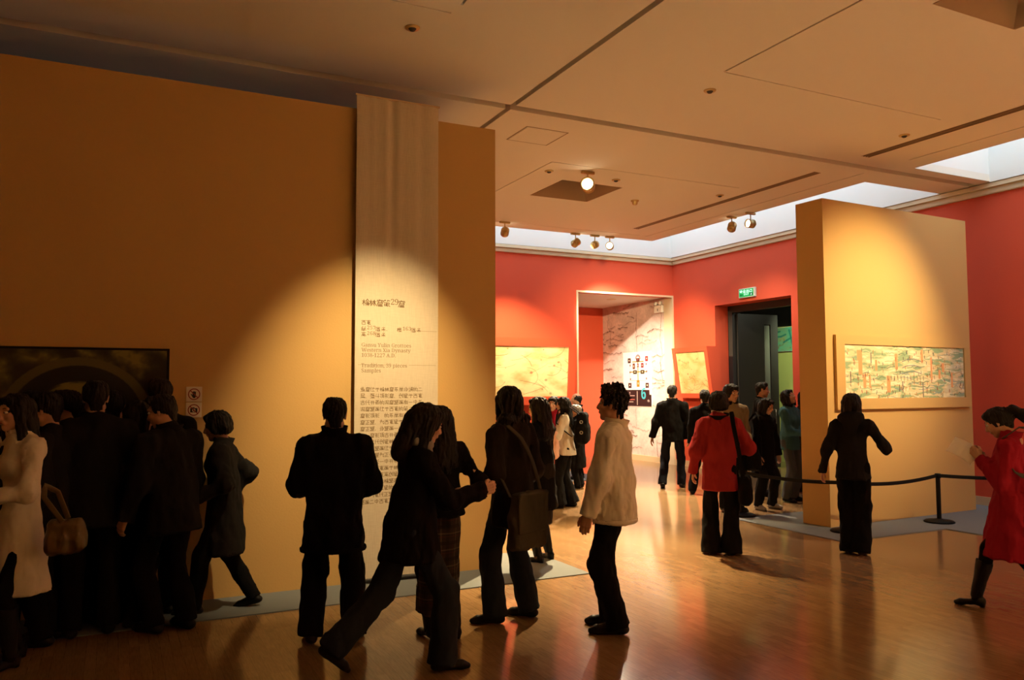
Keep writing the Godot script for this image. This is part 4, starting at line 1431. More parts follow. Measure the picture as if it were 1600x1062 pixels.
func hand_prims(side: int, curl: float) -> Array:
	# wrist at the origin, fingers down -y, thumb towards +z, palm towards +x (side 1, a right hand) or -x
	var out := []
	var zs := [0.030, 0.010, -0.010, -0.028]
	var ls := [0.072, 0.080, 0.074, 0.058]
	for i in 4:
		var knuckle := Vector3(0.002 * side, -0.088 + absf(i - 1.2) * 0.004, zs[i])
		out.append(cap(Vector3(0, -0.004, zs[i] * 0.62), knuckle, 0.0165, 0.0125))
		var a := 0.15 + curl * 0.55
		var p := knuckle
		var f := [0.50, 0.30, 0.24]
		var r := 0.0098 if i < 3 else 0.0085
		for s in 3:
			var q: Vector3 = p + Vector3(sin(a) * side, -cos(a), 0) * ls[i] * f[s]
			out.append(cap(p, q, r, r - 0.0009))
			p = q
			r -= 0.0009
			a += 0.22 + curl * 0.85
	var t0 := Vector3(0.004 * side, -0.022, 0.022)
	var t1 := Vector3(0.016 * side, -0.052, 0.050)
	var t2: Vector3 = t1 + Vector3((0.25 + curl * 0.5) * side, -0.9, 0.35 - curl * 0.5).normalized() * 0.034
	var t3: Vector3 = t2 + Vector3((0.35 + curl * 0.6) * side, -0.9, 0.1 - curl * 0.6).normalized() * 0.026
	out.append(cap(t0, t1, 0.0175, 0.0125))
	out.append(cap(t1, t2, 0.0115, 0.0105))
	out.append(cap(t2, t3, 0.0105, 0.0085))
	out.append(cap(Vector3(0, 0.045, 0), Vector3(0, -0.006, 0), 0.027, 0.025, Vector3(1, 0, 0), 0.75))
	return out

func shared_shapes():
	for f in [false, true]:
		head_mesh[f] = field_mesh(head_prims(f), 0.0048, 0.014)
	for s in ["short", "spiky", "shortbob", "bob", "long", "thick", "ponytail", "balding"]:
		hair_mesh[s] = field_mesh(hair_prims(s), 0.0062, 0.022, 0.012 if s != "spiky" else 0.03, 22.0 if s != "spiky" else 40.0, [], 0.0022)
	for side in [-1, 1]:
		for c in [0.25, 0.8]:
			hand_mesh[[side, c]] = field_mesh(hand_prims(side, c), 0.0036, 0.006)
	# shoes: ankle at (0, .08, 0), toes towards +z, sole on y 0
	var floor_cut := [[Vector3(0, -1, 0), 0.0]]
	shoe_mesh.man = field_mesh([cap(Vector3(0, 0.038, -0.045), Vector3(0, 0.030, 0.14), 0.040, 0.036, Vector3(0, 1, 0), 0.85), cap(Vector3(0, 0.026, 0.14), Vector3(0, 0.020, 0.185), 0.037, 0.022), cap(Vector3(0, 0.05, -0.02), Vector3(0, 0.105, -0.012), 0.042, 0.046), cap(Vector3(0, 0.06, 0.02), Vector3(0, 0.045, 0.09), 0.036, 0.030)], 0.006, 0.02, 0, 8, floor_cut)
	shoe_mesh.sneaker = field_mesh([cap(Vector3(0, 0.038, -0.05), Vector3(0, 0.034, 0.15), 0.044, 0.042, Vector3(0, 1, 0), 0.9), cap(Vector3(0, 0.05, -0.02), Vector3(0, 0.10, -0.015), 0.046, 0.048), cap(Vector3(0, 0.065, 0.02), Vector3(0, 0.05, 0.10), 0.040, 0.034)], 0.006, 0.02, 0, 8, floor_cut)
	shoe_mesh.boot = field_mesh([cap(Vector3(0, 0.048, -0.03), Vector3(0, 0.030, 0.13), 0.034, 0.032, Vector3(0, 1, 0), 0.85), cap(Vector3(0, 0.026, 0.13), Vector3(0, 0.020, 0.17), 0.032, 0.020), cap(Vector3(0, 0.0, -0.048), Vector3(0, 0.06, -0.046), 0.022, 0.030), cap(Vector3(0, 0.05, -0.018), Vector3(0, 0.11, -0.012), 0.038, 0.042)], 0.006, 0.018, 0.004, 14, floor_cut)
	var sp := SphereMesh.new()
	sp.radius = 0.0125
	sp.height = 0.025
	sp.radial_segments = 16
	sp.rings = 10
	eye_mesh = sp
	var ir := SphereMesh.new()
	ir.radius = 0.0062
	ir.height = 0.006
	ir.radial_segments = 14
	ir.rings = 6
	iris_mesh = ir
	brow_mesh = tube([Vector3(-0.017, -0.001, -0.003), Vector3(-0.006, 0.003, 0.001), Vector3(0.006, 0.003, 0.001), Vector3(0.018, -0.002, -0.005)], 0.0042, 0.003, 6, 0.7)
	lip_mesh = tube([Vector3(-0.022, 0.000, -0.008), Vector3(-0.010, 0.001, -0.001), Vector3(0, 0, 0.001), Vector3(0.010, 0.001, -0.001), Vector3(0.022, 0.000, -0.008)], 0.0058, 0.0058, 8, 1.1)

# ---------------------------------------------------------------- people
func two_bone(a: Vector3, c: Vector3, l1: float, l2: float, hint: Vector3) -> Array:
	# middle joint and the end that can be reached
	var d := c - a
	var n := minf(d.length(), (l1 + l2) * 0.999)
	d = d.normalized()
	var x := (l1 * l1 - l2 * l2 + n * n) / (2 * n)
	var y := sqrt(maxf(l1 * l1 - x * x, 0.0))
	var h := (hint - d * d.dot(hint)).normalized()
	return [a + d * x + h * y, a + d * n]

func g(o: Dictionary, key: String, other):
	return o[key] if o.has(key) else other

func hand_at(st_list: Array, side: int, wrist: Vector3, fore: Vector3, hint: Vector3, curl: float, s: float):
	var y := -fore.normalized()
	var z := (hint - y * y.dot(hint)).normalized()
	var x := y.cross(z)
	st_list.append([hand_mesh[[side, curl]], Transform3D(Basis(x * s, y * s, z * s), wrist)])

func person(label: String, o: Dictionary, group := "") -> Node3D:
	# o.at: x, z of the middle between the feet; o.dir: compass heading, 0 towards -z and 90 towards +x; o.h: height
	var s: float = o.h / 1.72
	var fem: bool = g(o, "fem", false)
	var cell: float = g(o, "cell", 0.018)
	var t := thing("person", label, "person", Vector3(o.at[0], g(o, "y", 0.0), o.at[1]), PI - deg_to_rad(o.dir), group)
	# --- the skeleton, in metres, facing +z, left = +x
	var pel := Vector3(0, 0.93, 0) * s + V(g(o, "pel", [0, 0, 0]))
	for q in [[g(o, "fl", [0.11, 0.0, 0, 8]), 0.088], [g(o, "fr", [-0.11, 0.0, 0, 8]), -0.088]]:
		var dx: float = q[0][0] - q[1] * s - pel.x
		var dz: float = q[0][1] - pel.z
		pel.y = minf(pel.y, 0.105 * s + q[0][2] + sqrt(maxf(0.71 * s * s - dx * dx - dz * dz, 0.1)))
	var lean := Basis.from_euler(Vector3(deg_to_rad(g(o, "lean", 3.0)), deg_to_rad(g(o, "twist", 0.0)), deg_to_rad(g(o, "side", 0.0))))
	var up := func(x: float, y: float, z: float) -> Vector3: return pel + lean * (Vector3(x, y - 0.93, z) * s)
	var sw := 0.172 if fem else 0.19
	var fl: Array = g(o, "fl", [0.11, 0.0, 0, 8])      # left foot: x, z, lift, toe-out
	var fr: Array = g(o, "fr", [-0.11, 0.0, 0, 8])
	var hl := Vector3(0.088, -0.02, 0) * s + pel
	var hr := Vector3(-0.088, -0.02, 0) * s + pel
	var al := Vector3(fl[0], 0.085 * s + fl[2], fl[1])
	var ar := Vector3(fr[0], 0.085 * s + fr[2], fr[1])
	var kl := two_bone(hl, al, 0.43 * s, 0.42 * s, Vector3(0.12, 0, 1))
	var kr := two_bone(hr, ar, 0.43 * s, 0.42 * s, Vector3(-0.12, 0, 1))
	al = kl[1]
	ar = kr[1]
	var shl: Vector3 = up.call(sw, 1.368, 0.0)
	var shr: Vector3 = up.call(-sw, 1.368, 0.0)
	var wl: Vector3 = V(o.hl) if o.has("hl") else shl + Vector3(0.06, -0.53, 0.07) * s
	var wr: Vector3 = V(o.hr) if o.has("hr") else shr + Vector3(-0.06, -0.53, 0.07) * s
	var el := two_bone(shl, wl, 0.285 * s, 0.255 * s, lean * V(g(o, "el", [0.40, -0.7, -1])))
	var er := two_bone(shr, wr, 0.285 * s, 0.255 * s, lean * V(g(o, "er", [-0.40, -0.7, -1])))
	wl = el[1]
	wr = er[1]
	var fw: Vector3 = lean * Vector3(0, 0, 1)
	var neck: Vector3 = up.call(0, 1.44, -0.01)
	var hb := lean * Basis.from_euler(Vector3(deg_to_rad(g(o, "nod", 0.0)), deg_to_rad(g(o, "look", 0.0)), deg_to_rad(g(o, "tilt", 0.0))))
	var hc := neck + lean * Vector3(0, 0.055, 0.012) * s + hb * Vector3(0, 0.105, 0.018) * s
	var hs: float = (0.97 if fem else 1.0) * lerpf(1.0, s, 0.5)
	var ht := Transform3D(hb.scaled_local(Vector3.ONE * hs), hc)
	# --- body: one surface under the clothes, with head and hands joined on
	var bp := [cap(up.call(0, 1.0, 0), up.call(0, 1.30, 0.005), 0.115 * s, 0.125 * s, fw, 0.66), cap(up.call(-0.11, 1.375, -0.005), up.call(0.11, 1.375, -0.005), 0.05 * s, 0.05 * s), cap(pel + Vector3(-0.05, 0, 0) * s, pel + Vector3(0.05, 0, 0) * s, 0.095 * s, 0.095 * s, fw, 0.85),
		cap(neck + lean * Vector3(0, -0.05, 0) * s, hc + hb * Vector3(0, -0.08, -0.02) * s, 0.056 * s, 0.048 * s)]
	for q in [[shl, el[0], wl], [shr, er[0], wr]]:
		bp.append(cap(q[0], q[1], 0.042 * s, 0.036 * s))
		bp.append(cap(q[1], q[2], 0.036 * s, 0.026 * s))
	for q in [[hl, kl[0], al], [hr, kr[0], ar]]:
		bp.append(cap(q[0], q[1], 0.060 * s, 0.048 * s))
		bp.append(cap(q[1], q[2] - Vector3(0, 0.03, 0), 0.05 * s, 0.034 * s))
	var st := SurfaceTool.new()
	st.begin(Mesh.PRIMITIVE_TRIANGLES)
	st.append_from(field_mesh(bp, maxf(cell, 0.02), 0.04), 0, Transform3D())
	st.append_from(head_mesh[fem], 0, ht)
	var hands := []
	hand_at(hands, -1, wl, wl - el[0], V(g(o, "tl", [0.0, 0.35, 1])), g(o, "gl", 0.25), s * (0.93 if fem else 1.0))
	hand_at(hands, 1, wr, wr - er[0], V(g(o, "tr", [0.0, 0.35, 1])), g(o, "gr", 0.25), s * (0.93 if fem else 1.0))
	for hd in hands:
		st.append_from(hd[0], 0, hd[1])
	var skin: Material = M.skin2 if fem else M.skin
	part("body", st.commit(), skin, t)
	# --- face
	for k in [-1, 1]:
		var e := part("eye", eye_mesh, M.eye, t, ht * Transform3D(Basis().scaled(Vector3(1.15, 0.72, 1)), Vector3(0.032 * k, 0.009, 0.0765)))
		part("iris", iris_mesh, M.iris, e, Transform3D(Basis(Vector3.RIGHT, PI / 2), Vector3(0, 0, 0.0105)))
		part("eyebrow", brow_mesh, M.greyhair if g(o, "grey", false) else M.hair, t, ht * Transform3D(Basis(Vector3.UP, 0.3 * k), Vector3(0.033 * k, 0.034, 0.081)))
	part("mouth", lip_mesh, M.lip, t, ht * Transform3D(Basis(), Vector3(0, -0.058, 0.0885)))
	# --- hair
	var style: String = g(o, "hair", "short")
	part("hair", hair_mesh[style], M.greyhair if g(o, "grey", false) else M.hair, t, ht)
	# --- top
	var loose: float = g(o, "loose", 0.0)
	var hem: float = g(o, "hem", 0.80) * s
	var hemw: float = g(o, "hemw", 0.185) * s
	var c := []
	var cw := (0.145 if fem else 0.158) * s + loose
	c.append(cap(up.call(0, 1.06, 0), up.call(0, 1.30, 0.008), cw - 0.012 * s, cw, fw, 0.72))
	c.append(cap(up.call(-sw + 0.045, 1.366, -0.012), up.call(sw - 0.045, 1.366, -0.012), 0.066 * s + loose * 0.6, 0.066 * s + loose * 0.6, fw, 0.95))
	c.append(cap(up.call(-0.12, 1.385, -0.02), up.call(-0.02, 1.448, -0.02), 0.055 * s, 0.064 * s))
	c.append(cap(up.call(0.12, 1.385, -0.02), up.call(0.02, 1.448, -0.02), 0.055 * s, 0.064 * s))
	if fem and g(o, "bust", true):
		c.append(cap(up.call(-0.065, 1.26, 0.085), up.call(0.065, 1.26, 0.085), 0.052 * s, 0.052 * s))
	var low := Vector3(pel.x * 0.8, hem, pel.z * 0.8 + g(o, "hemz", 0.0))
	c.append(cap(up.call(0, 1.08, 0), low, cw - 0.008 * s, hemw, fw, g(o, "flatness", 0.78), true))
	var sr: float = (0.058 if fem else 0.066) * s + loose * 0.5
	for q in [[shl, el[0], wl], [shr, er[0], wr]]:
		var dn: Vector3 = (q[2] - q[1]).normalized()
		c.append(cap(q[0], q[1], sr + 0.004, sr - 0.006))
		c.append(cap(q[1], q[2] + dn * 0.012, sr - 0.006, sr - 0.014 + g(o, "cuff", 0.0), Vector3.ZERO, 1.0, true))
	var top_mat: Material = o.top
	part(g(o, "top_name", "jacket"), field_mesh(c, cell, 0.05, 0.024, 9.0), top_mat, t)
	if o.has("collar"):
		part("collar", collar_mesh(g(o, "collar_h", 0.06) * s, 0.072 * s, g(o, "collar_flare", 0.02) * s), o.collar, t, Transform3D(lean * Basis(Vector3.RIGHT, -0.25), up.call(0, 1.445, -0.012)))
	if o.has("hood"):
		part("hood", field_mesh([cap(up.call(-0.07, 1.46, -0.09), up.call(0.07, 1.46, -0.09), 0.06 * s, 0.06 * s), cap(up.call(0, 1.42, -0.12), up.call(0, 1.30, -0.135), 0.09 * s, 0.05 * s, fw, 0.6), cap(up.call(-0.09, 1.46, -0.06), up.call(-0.07, 1.44, 0.05), 0.036 * s, 0.025 * s), cap(up.call(0.09, 1.46, -0.06), up.call(0.07, 1.44, 0.05), 0.036 * s, 0.025 * s)], 0.014, 0.04, 0.015, 12), o.hood, t)
	if o.has("scarf"):
		part("scarf", field_mesh([cap(up.call(-0.06, 1.475, 0.03), up.call(0.06, 1.475, 0.03), 0.04, 0.04), cap(up.call(-0.05, 1.475, -0.04), up.call(0.05, 1.475, -0.04), 0.034, 0.034), cap(up.call(-0.068, 1.48, -0.03), up.call(-0.065, 1.47, 0.035), 0.034, 0.038), cap(up.call(0.068, 1.48, -0.03), up.call(0.065, 1.47, 0.035), 0.034, 0.038), cap(up.call(0.03, 1.45, 0.075), up.call(0.05, 1.24, 0.15), 0.035, 0.032, fw, 0.5)], 0.012, 0.02, 0.012, 16), o.scarf, t)
	# --- legs
	var w0: float = g(o, "leg", 0.074) * s
	var w1: float = g(o, "legw", 0.072) * s
	var lift_l: float = fl[2]
	if g(o, "bottom", "trousers") == "trousers":
		var p := [cap(pel + Vector3(-0.06, 0.03, 0) * s, pel + Vector3(0.06, 0.03, 0) * s, 0.094 * s, 0.094 * s, Vector3(0, 0, 1), 0.86)]
		for q in [[hl, kl[0], al], [hr, kr[0], ar]]:
			var dn: Vector3 = (q[2] - q[1]).normalized()
			p.append(cap(q[0], q[1], 0.084 * s, w0))
			p.append(cap(q[1], q[2] + dn * g(o, "leg_end", 0.035) * s, w0, w1, Vector3.ZERO, 1.0, true))
		part("trousers", field_mesh(p, cell, 0.03, 0.018, 10.0, [[Vector3(0, -1, 0), -0.006]]), o.bot, t)
	else:
		var sh: float = g(o, "skirt_hem", 0.45) * s
		var mid: Vector3 = (kl[0] + kr[0]) * 0.5
		part("skirt", field_mesh([cap(pel + Vector3(0, 0.02, 0), Vector3(mid.x, sh, mid.z * 0.8), g(o, "skirt_top", 0.150) * s, g(o, "skirt_w", 0.19) * s, Vector3(0, 0, 1), 0.85, true)], cell, 0.03, 0.018, 9.0), o.bot, t)
		var p := []
		for q in [[hl, kl[0], al], [hr, kr[0], ar]]:
			p.append(cap(q[0], q[1], 0.066 * s, 0.056 * s))
			p.append(cap(q[1], q[2] + Vector3(0, -0.02, 0), 0.058 * s, 0.040 * s))
		part("stockings", field_mesh(p, cell, 0.03), g(o, "stockings", M.leather), t)
	# --- shoes
	var kind: String = g(o, "shoe", "man")
	for q in [[al, fl, 1.0, kl[0]], [ar, fr, -1.0, kr[0]]]:
		var pitch: float = q[1][4] if q[1].size() > 4 else 0.0
		var b := Basis(Vector3.UP, deg_to_rad(q[1][3]) * q[2]) * Basis(Vector3.RIGHT, deg_to_rad(pitch))
		var k := s * (0.9 if fem else 1.0)
		if kind == "boot":
			part("boot_shaft", field_mesh([cap(q[0] + Vector3(0, 0.01, 0), (q[0] as Vector3).lerp(q[3], 0.74), 0.044 * s, 0.066 * s, Vector3.ZERO, 1.0, true)], 0.012, 0.01, 0.008, 14), g(o, "shoe_mat", M.leather), t)
		part("boot" if kind == "boot" else "shoe", shoe_mesh[kind], g(o, "shoe_mat", M.leather), t, Transform3D(b * k, q[0] - b * Vector3(0, 0.085 * s, 0)))
	t.set_meta("joints", 0)
	t.remove_meta("joints")
	o.up = up
	o.fw = fw
	o.node = t
	o.wl = wl
	o.wr = wr
	o.shl = shl
	o.shr = shr
	o.head_t = ht
	o.s = s
	return t

func V(a: Array) -> Vector3:
	return Vector3(a[0], a[1], a[2])

func collar_mesh(h: float, r: float, flare: float) -> ArrayMesh:
	# a standing collar, open a little at the front
	var st := SurfaceTool.new()
	st.begin(Mesh.PRIMITIVE_TRIANGLES)
	st.set_smooth_group(0)
	var seg := 28
	var th := 0.006
	var f := func(i: int, k: int) -> Vector3:
		var a := lerpf(0.22, TAU - 0.22, float(i) / seg)
		var rr: float = r + [0.004, flare + 0.004, flare + 0.004 - th, -th][k]
		var y: float = [-0.02, h, h, -0.02][k] * (0.75 + 0.25 * absf(sin(a / 2)))
		return Vector3(sin(a) * rr, y, cos(a) * rr * 0.95)
	for i in seg:
		for k in 4:
			var k2 := (k + 1) % 4
			var a: Vector3 = f.call(i, k)
			var b: Vector3 = f.call(i + 1, k)
			var c: Vector3 = f.call(i + 1, k2)
			var d: Vector3 = f.call(i, k2)
			for v in [a, c, b, a, d, c]:
				st.add_vertex(v)
	for e in [0, seg]:
		var q := [f.call(e, 0), f.call(e, 1), f.call(e, 2), f.call(e, 3)]
		for v in [q[0], q[1], q[2], q[0], q[2], q[3]]:
			st.add_vertex(v)
	st.generate_normals()
	return st.commit()

func strap(t: Node3D, called: String, pts: Array, m: Material, w := 0.02, axis := Vector3(0, 0, 1)):
	# a webbing strap through the given points
	var cv := Curve3D.new()
	for i in pts.size():
		var tan_: Vector3 = (pts[mini(i + 1, pts.size() - 1)] - pts[maxi(i - 1, 0)]) / 6.0
		cv.add_point(pts[i], -tan_, tan_)
	var path := []
	for i in 25:
		path.append(cv.sample_baked(cv.get_baked_length() * i / 24.0))
	part(called, tube(path, w, w, 8, 0.22, axis), m, t)

func bag(called: String, label: String, owner_: Dictionary, c: Vector3, sz: Vector3, turn: float, m: Material, straps: Array, cell := 0.012, sag := 0.02, w := 0.016) -> Node3D:
	# a soft bag: rounded box from a field; straps: lists of points in the wearer's axes
	var p: Node3D = owner_.node
	var t := thing(called, label, "bag", Vector3.ZERO)
	t.transform = p.transform * Transform3D(Basis(Vector3.UP, deg_to_rad(turn)), c)
	var h := sz / 2
	var r := minf(h.x, minf(h.y, h.z)) * 0.8
	var pr := [rbox(Vector3(0, h.y * 0.1, 0), Vector3(h.x * 0.92, h.y * 0.9, h.z * 0.8), r * 0.8), rbox(Vector3(0, -h.y * 0.35, 0), Vector3(h.x, h.y * 0.65, h.z), r)]
	part("bag_body", field_mesh(pr, cell, 0.03, sag, 9.0), m, t)
	var inv := Transform3D(Basis(Vector3.UP, deg_to_rad(turn)), c).affine_inverse()
	for s in straps:
		var pts := []
		for q in s:
			pts.append(inv * q)
		strap(t, "strap", pts, m, w)
	return t

func build_people():
	shared_shapes()
	var black := cloth(Color(0.007, 0.0065, 0.0065))
	var charcoal := cloth(Color(0.014, 0.013, 0.013))
	var darkbrown := cloth(Color(0.024, 0.018, 0.014))
	var greycoat := cloth(Color(0.020, 0.019, 0.018))
	var cream := cloth(Color(0.74, 0.69, 0.58))
	var beige := cloth(Color(0.62, 0.55, 0.42))
	var red := cloth(Color(0.29, 0.022, 0.024))
	var scarlet := cloth(Color(0.31, 0.012, 0.030))
	var jeans := cloth(Color(0.022, 0.028, 0.040))
	var paleJeans := cloth(Color(0.075, 0.085, 0.10))
	var navy := cloth(Color(0.011, 0.012, 0.018))
	var teal := cloth(Color(0.045, 0.125, 0.155))
	var tan_ := cloth(Color(0.22, 0.165, 0.10))
	var grey := cloth(Color(0.30, 0.28, 0.25))
	var white := cloth(Color(0.68, 0.64, 0.55))
	var pink := cloth(Color(0.80, 0.52, 0.42))
	var bagcanvas := cloth(Color(0.085, 0.072, 0.058))
	var gold := mat(Color(0.12, 0.075, 0.028), 0.3)
	var plaid := plaid_material()
	var sneak := mat(Color(0.30, 0.28, 0.26), 0.6)

	# --- crowd before the dark mural, from the left
	var crowd := [
		{"at": [-0.54, -6.66], "h": 1.70, "dir": 12, "fem": true, "hair": "long", "top": black, "hem": 0.62, "label": "dark-clad visitor with long hair, leftmost at the dark mural"},
		{"at": [-0.37, -6.36], "h": 1.69, "dir": -72, "hair": "short", "top": charcoal, "label": "dark-clad visitor in profile between the long-haired one and the broad man at the mural"},
		{"at": [-0.26, -6.74], "h": 1.70, "dir": -60, "hair": "short", "top": black, "label": "dark visitor turned left just beside the broad man's left shoulder"},
		{"at": [0.0, -6.74], "h": 1.70, "dir": -6, "hair": "short", "top": charcoal, "label": "dark visitor peeping past the broad man's right ear"},
		{"at": [0.13, -6.57], "h": 1.62, "dir": 72, "fem": true, "hair": "bob", "top": black, "label": "shorter dark visitor between the broad man and the man in profile"},
		{"at": [0.33, -6.77], "h": 1.79, "dir": -12, "hair": "short", "top": black, "label": "tall dark visitor nearest the mural's right edge, behind the man in profile"}]
	for o in crowd:
		o.cell = 0.024
		o.bot = black
		o.pel = [0, 0, 0.0]
		o.fl = [0.09, 0, 0, 5]
		o.fr = [-0.09, 0, 0, 5]
		o.hl = [0.21, 0.84, 0.05]
		o.hr = [-0.21, 0.84, 0.05]
		person(o.label, o, "visitors crowding the dark mural")
	var o := {"at": [-0.115, -6.42], "h": 1.77, "dir": -3, "top": charcoal, "bot": black, "loose": 0.03, "hem": 0.74, "hemw": 0.21, "fl": [0.12, 0, 0, 8], "fr": [-0.12, 0, 0, 8], "collar": charcoal, "hl": [0.22, 0.98, 0.18], "hr": [-0.22, 0.98, 0.18]}
	person("broad-shouldered man in a dark jacket seen from behind, tallest of the mural crowd", o)

	o = {"at": [-0.52, -5.98], "h": 1.68, "dir": -128, "fem": true, "hair": "long", "top": cream, "top_name": "coat", "bot": black, "bottom": "skirt", "skirt_hem": 0.44, "skirt_top": 0.11, "skirt_w": 0.12, "hem": 0.46, "hemw": 0.225, "shoe": "boot", "stockings": black, "hl": [0.06, 1.06, 0.27], "hr": [-0.10, 1.00, 0.25], "el": [1.0, -0.4, -0.5], "tl": [0, 1, 0.2], "tr": [0, 1, 0.2], "collar": cream, "collar_h": 0.04, "collar_flare": 0.018, "fl": [0.08, 0.08, 0, 6], "fr": [-0.08, -0.06, 0, 6]}
	var t := person("woman in an open cream coat and dark dress at the left edge", o)
	part("dress", field_mesh([cap(o.up.call(-0.02, 1.36, 0.068), o.up.call(-0.02, 1.0, 0.082), 0.04, 0.05, Vector3(0, 0, 1), 0.8), cap(o.up.call(-0.02, 1.0, 0.082), Vector3(-0.02, 0.47, 0.115), 0.05, 0.06, Vector3(0, 0, 1), 0.8)], 0.016, 0.03, 0.008, 12), navy, t)
	part("cuff", tube([o.wl + (o.up.call(0.3, 1.1, 0.0) - o.wl).normalized() * 0.03, o.wl + (o.up.call(0.3, 1.1, 0.0) - o.wl).normalized() * 0.075], 0.05, 0.052, 16), black, t)
	bag("handbag", "bronze handbag hanging behind the arm of the woman in the cream coat", o, Vector3(0.36, 0.80, -0.06), Vector3(0.23, 0.21, 0.12), 40, gold, [[Vector3(0.30, 0.90, -0.12), Vector3(0.28, 1.07, -0.06), Vector3(0.27, 1.12, 0.02), Vector3(0.31, 1.05, 0.05), Vector3(0.40, 0.90, -0.01)]])

	o = {"at": [0.40, -6.27], "h": 1.71, "dir": -33, "top": charcoal, "bot": black, "lean": 9, "look": 32, "nod": 8, "hem": 0.70, "hemw": 0.20, "loose": 0.02, "collar": charcoal, "hl": [0.27, 0.82, 0.16], "fl": [0.10, 0.06, 0, 6], "fr": [-0.10, -0.04, 0, 6], "pel": [0, -0.03, 0], "hemz": -0.02}
	person("man in a dark jacket leaning left in profile at the mural's right end", o)

	o = {"at": [0.80, -6.66], "h": 1.54, "dir": -72, "fem": true, "hair": "shortbob", "top": greycoat, "top_name": "coat", "bot": black, "hem": 0.50, "hemw": 0.225, "loose": 0.022, "legw": 0.062, "fl": [0.08, 0.20, 0, 4], "fr": [-0.08, -0.20, 0.02, 6, 12], "hl": [0.22, 0.90, 0.16], "hr": [-0.24, 0.86, 0.0], "nod": 6, "lean": 5, "collar": greycoat}
	person("short-haired woman in a dark knee-length coat stepping left below the notices", o)

	# --- before the banner
	o = {"at": [1.36, -5.50], "h": 1.64, "dir": 17, "cell": 0.015, "top": black, "bot": black, "loose": 0.032, "hem": 0.655, "hemw": 0.225, "hl": [0.10, 1.05, 0.27], "hr": [-0.10, 1.05, 0.27], "el": [0.75, -1, -0.5], "er": [-0.75, -1, -0.5], "fl": [0.145, 0.02, 0, 14], "fr": [-0.145, -0.02, 0, 14], "leg": 0.088, "legw": 0.088, "collar": black, "collar_h": 0.085, "look": 6, "tl": [0, 1, 0], "tr": [0, 1, 0]}
	t = person("man in a bulky black jacket seen from behind, left of the banner", o)
	part("hem_band", tube_ring(o, 0.66, 0.228, 0.78), black, t)

	o = {"at": [1.66, -4.74], "h": 1.64, "dir": 96, "cell": 0.015, "fem": true, "hair": "thick", "top": black, "bot": jeans, "lean": 7, "hem": 0.70, "hemw": 0.215, "flatness": 0.95, "loose": 0.022, "fl": [0.07, -0.46, 0.09, 4, 38], "fr": [-0.07, 0.17, 0, 4], "pel": [0, -0.035, -0.02], "hr": [-0.16, 1.08, 0.40], "hl": [0.16, 1.0, 0.26], "tr": [0, 1, 0], "leg": 0.080, "legw": 0.092, "nod": 8, "gr": 0.8, "look": 8}
	o.scarf = grey
	person("thick-haired woman in black jacket and blue jeans striding right across the banner", o)

	o = {"at": [2.06, -5.27], "h": 1.58, "dir": -8, "cell": 0.016, "fem": true, "hair": "long", "top": black, "bot": plaid, "bottom": "skirt", "skirt_hem": 0.18, "skirt_w": 0.17, "hem": 0.90, "hemw": 0.20, "shoe": "boot", "stockings": black, "hr": [-0.27, 0.92, 0.10], "hl": [0.12, 1.10, 0.24], "cuff": 0.012, "collar": black, "fl": [0.08, 0.03, 0, 6], "fr": [-0.08, -0.05, 0, 6]}
	person("long-haired woman in black jacket and long plaid skirt facing the banner", o)

	o = {"at": [2.68, -5.40], "h": 1.72, "dir": -20, "cell": 0.015, "fem": true, "hair": "bob", "top": darkbrown, "top_name": "coat", "bot": jeans, "hem": 0.70, "hemw": 0.20, "loose": 0.012, "look": -22, "fl": [0.15, 0.05, 0, 40], "fr": [-0.15, -0.01, 0, -20], "leg": 0.078, "legw": 0.088, "hr": [-0.19, 0.92, 0.16], "hl": [0.16, 1.0, 0.2], "tr": [0, 0.8, 0.6], "shoe": "man"}
	t = person("woman in a dark brown coat and jeans carrying a grey messenger bag", o)
	part("fur_collar", field_mesh([cap(o.up.call(-0.085, 1.47, -0.04), o.up.call(0.085, 1.47, -0.04), 0.055, 0.055), cap(o.up.call(-0.085, 1.46, -0.04), o.up.call(-0.05, 1.41, 0.08), 0.05, 0.04), cap(o.up.call(0.085, 1.46, -0.04), o.up.call(0.05, 1.41, 0.08), 0.05, 0.04)], 0.011, 0.03, 0.03, 34), M.hair, t)
	var mb := bag("messenger_bag", "worn grey-brown messenger bag at the hip of the woman in jeans", o, Vector3(0.09, 0.765, -0.225), Vector3(0.37, 0.40, 0.10), 6, bagcanvas, [[Vector3(-0.06, 0.94, -0.22), Vector3(-0.02, 1.15, -0.185), Vector3(0.08, 1.35, -0.15), Vector3(0.13, 1.455, -0.03), Vector3(0.10, 1.36, 0.13)], [Vector3(0.25, 0.94, -0.21), Vector3(0.22, 1.05, -0.10), Vector3(0.20, 1.12, 0.04)]], 0.012, 0.02, 0.02)
	part("flap", field_mesh([rbox(Vector3(0, 0.06, -0.052), Vector3(0.175, 0.14, 0.012), 0.011), rbox(Vector3(0, 0.19, -0.02), Vector3(0.175, 0.016, 0.042), 0.014)], 0.009, 0.012, 0.006, 14), bagcanvas, mb)

	o = {"at": [3.215, -4.86], "h": 1.70, "dir": -44, "cell": 0.014, "hair": "spiky", "top": cream, "bot": black, "loose": 0.024, "hem": 0.765, "hemw": 0.180, "collar": cream, "collar_h": 0.07, "hl": [0.235, 0.83, 0.13], "hr": [-0.22, 0.84, 0.14], "fl": [0.09, -0.03, 0, 12], "fr": [-0.09, 0.05, 0, 2], "leg": 0.088, "legw": 0.084, "nod": -6, "lean": 0, "flatness": 0.86}
	t = person("man in a cream zip jacket and black trousers standing in profile", o)
	part("hem_band", tube_ring(o, 0.785, 0.186, 0.86), cream, t)

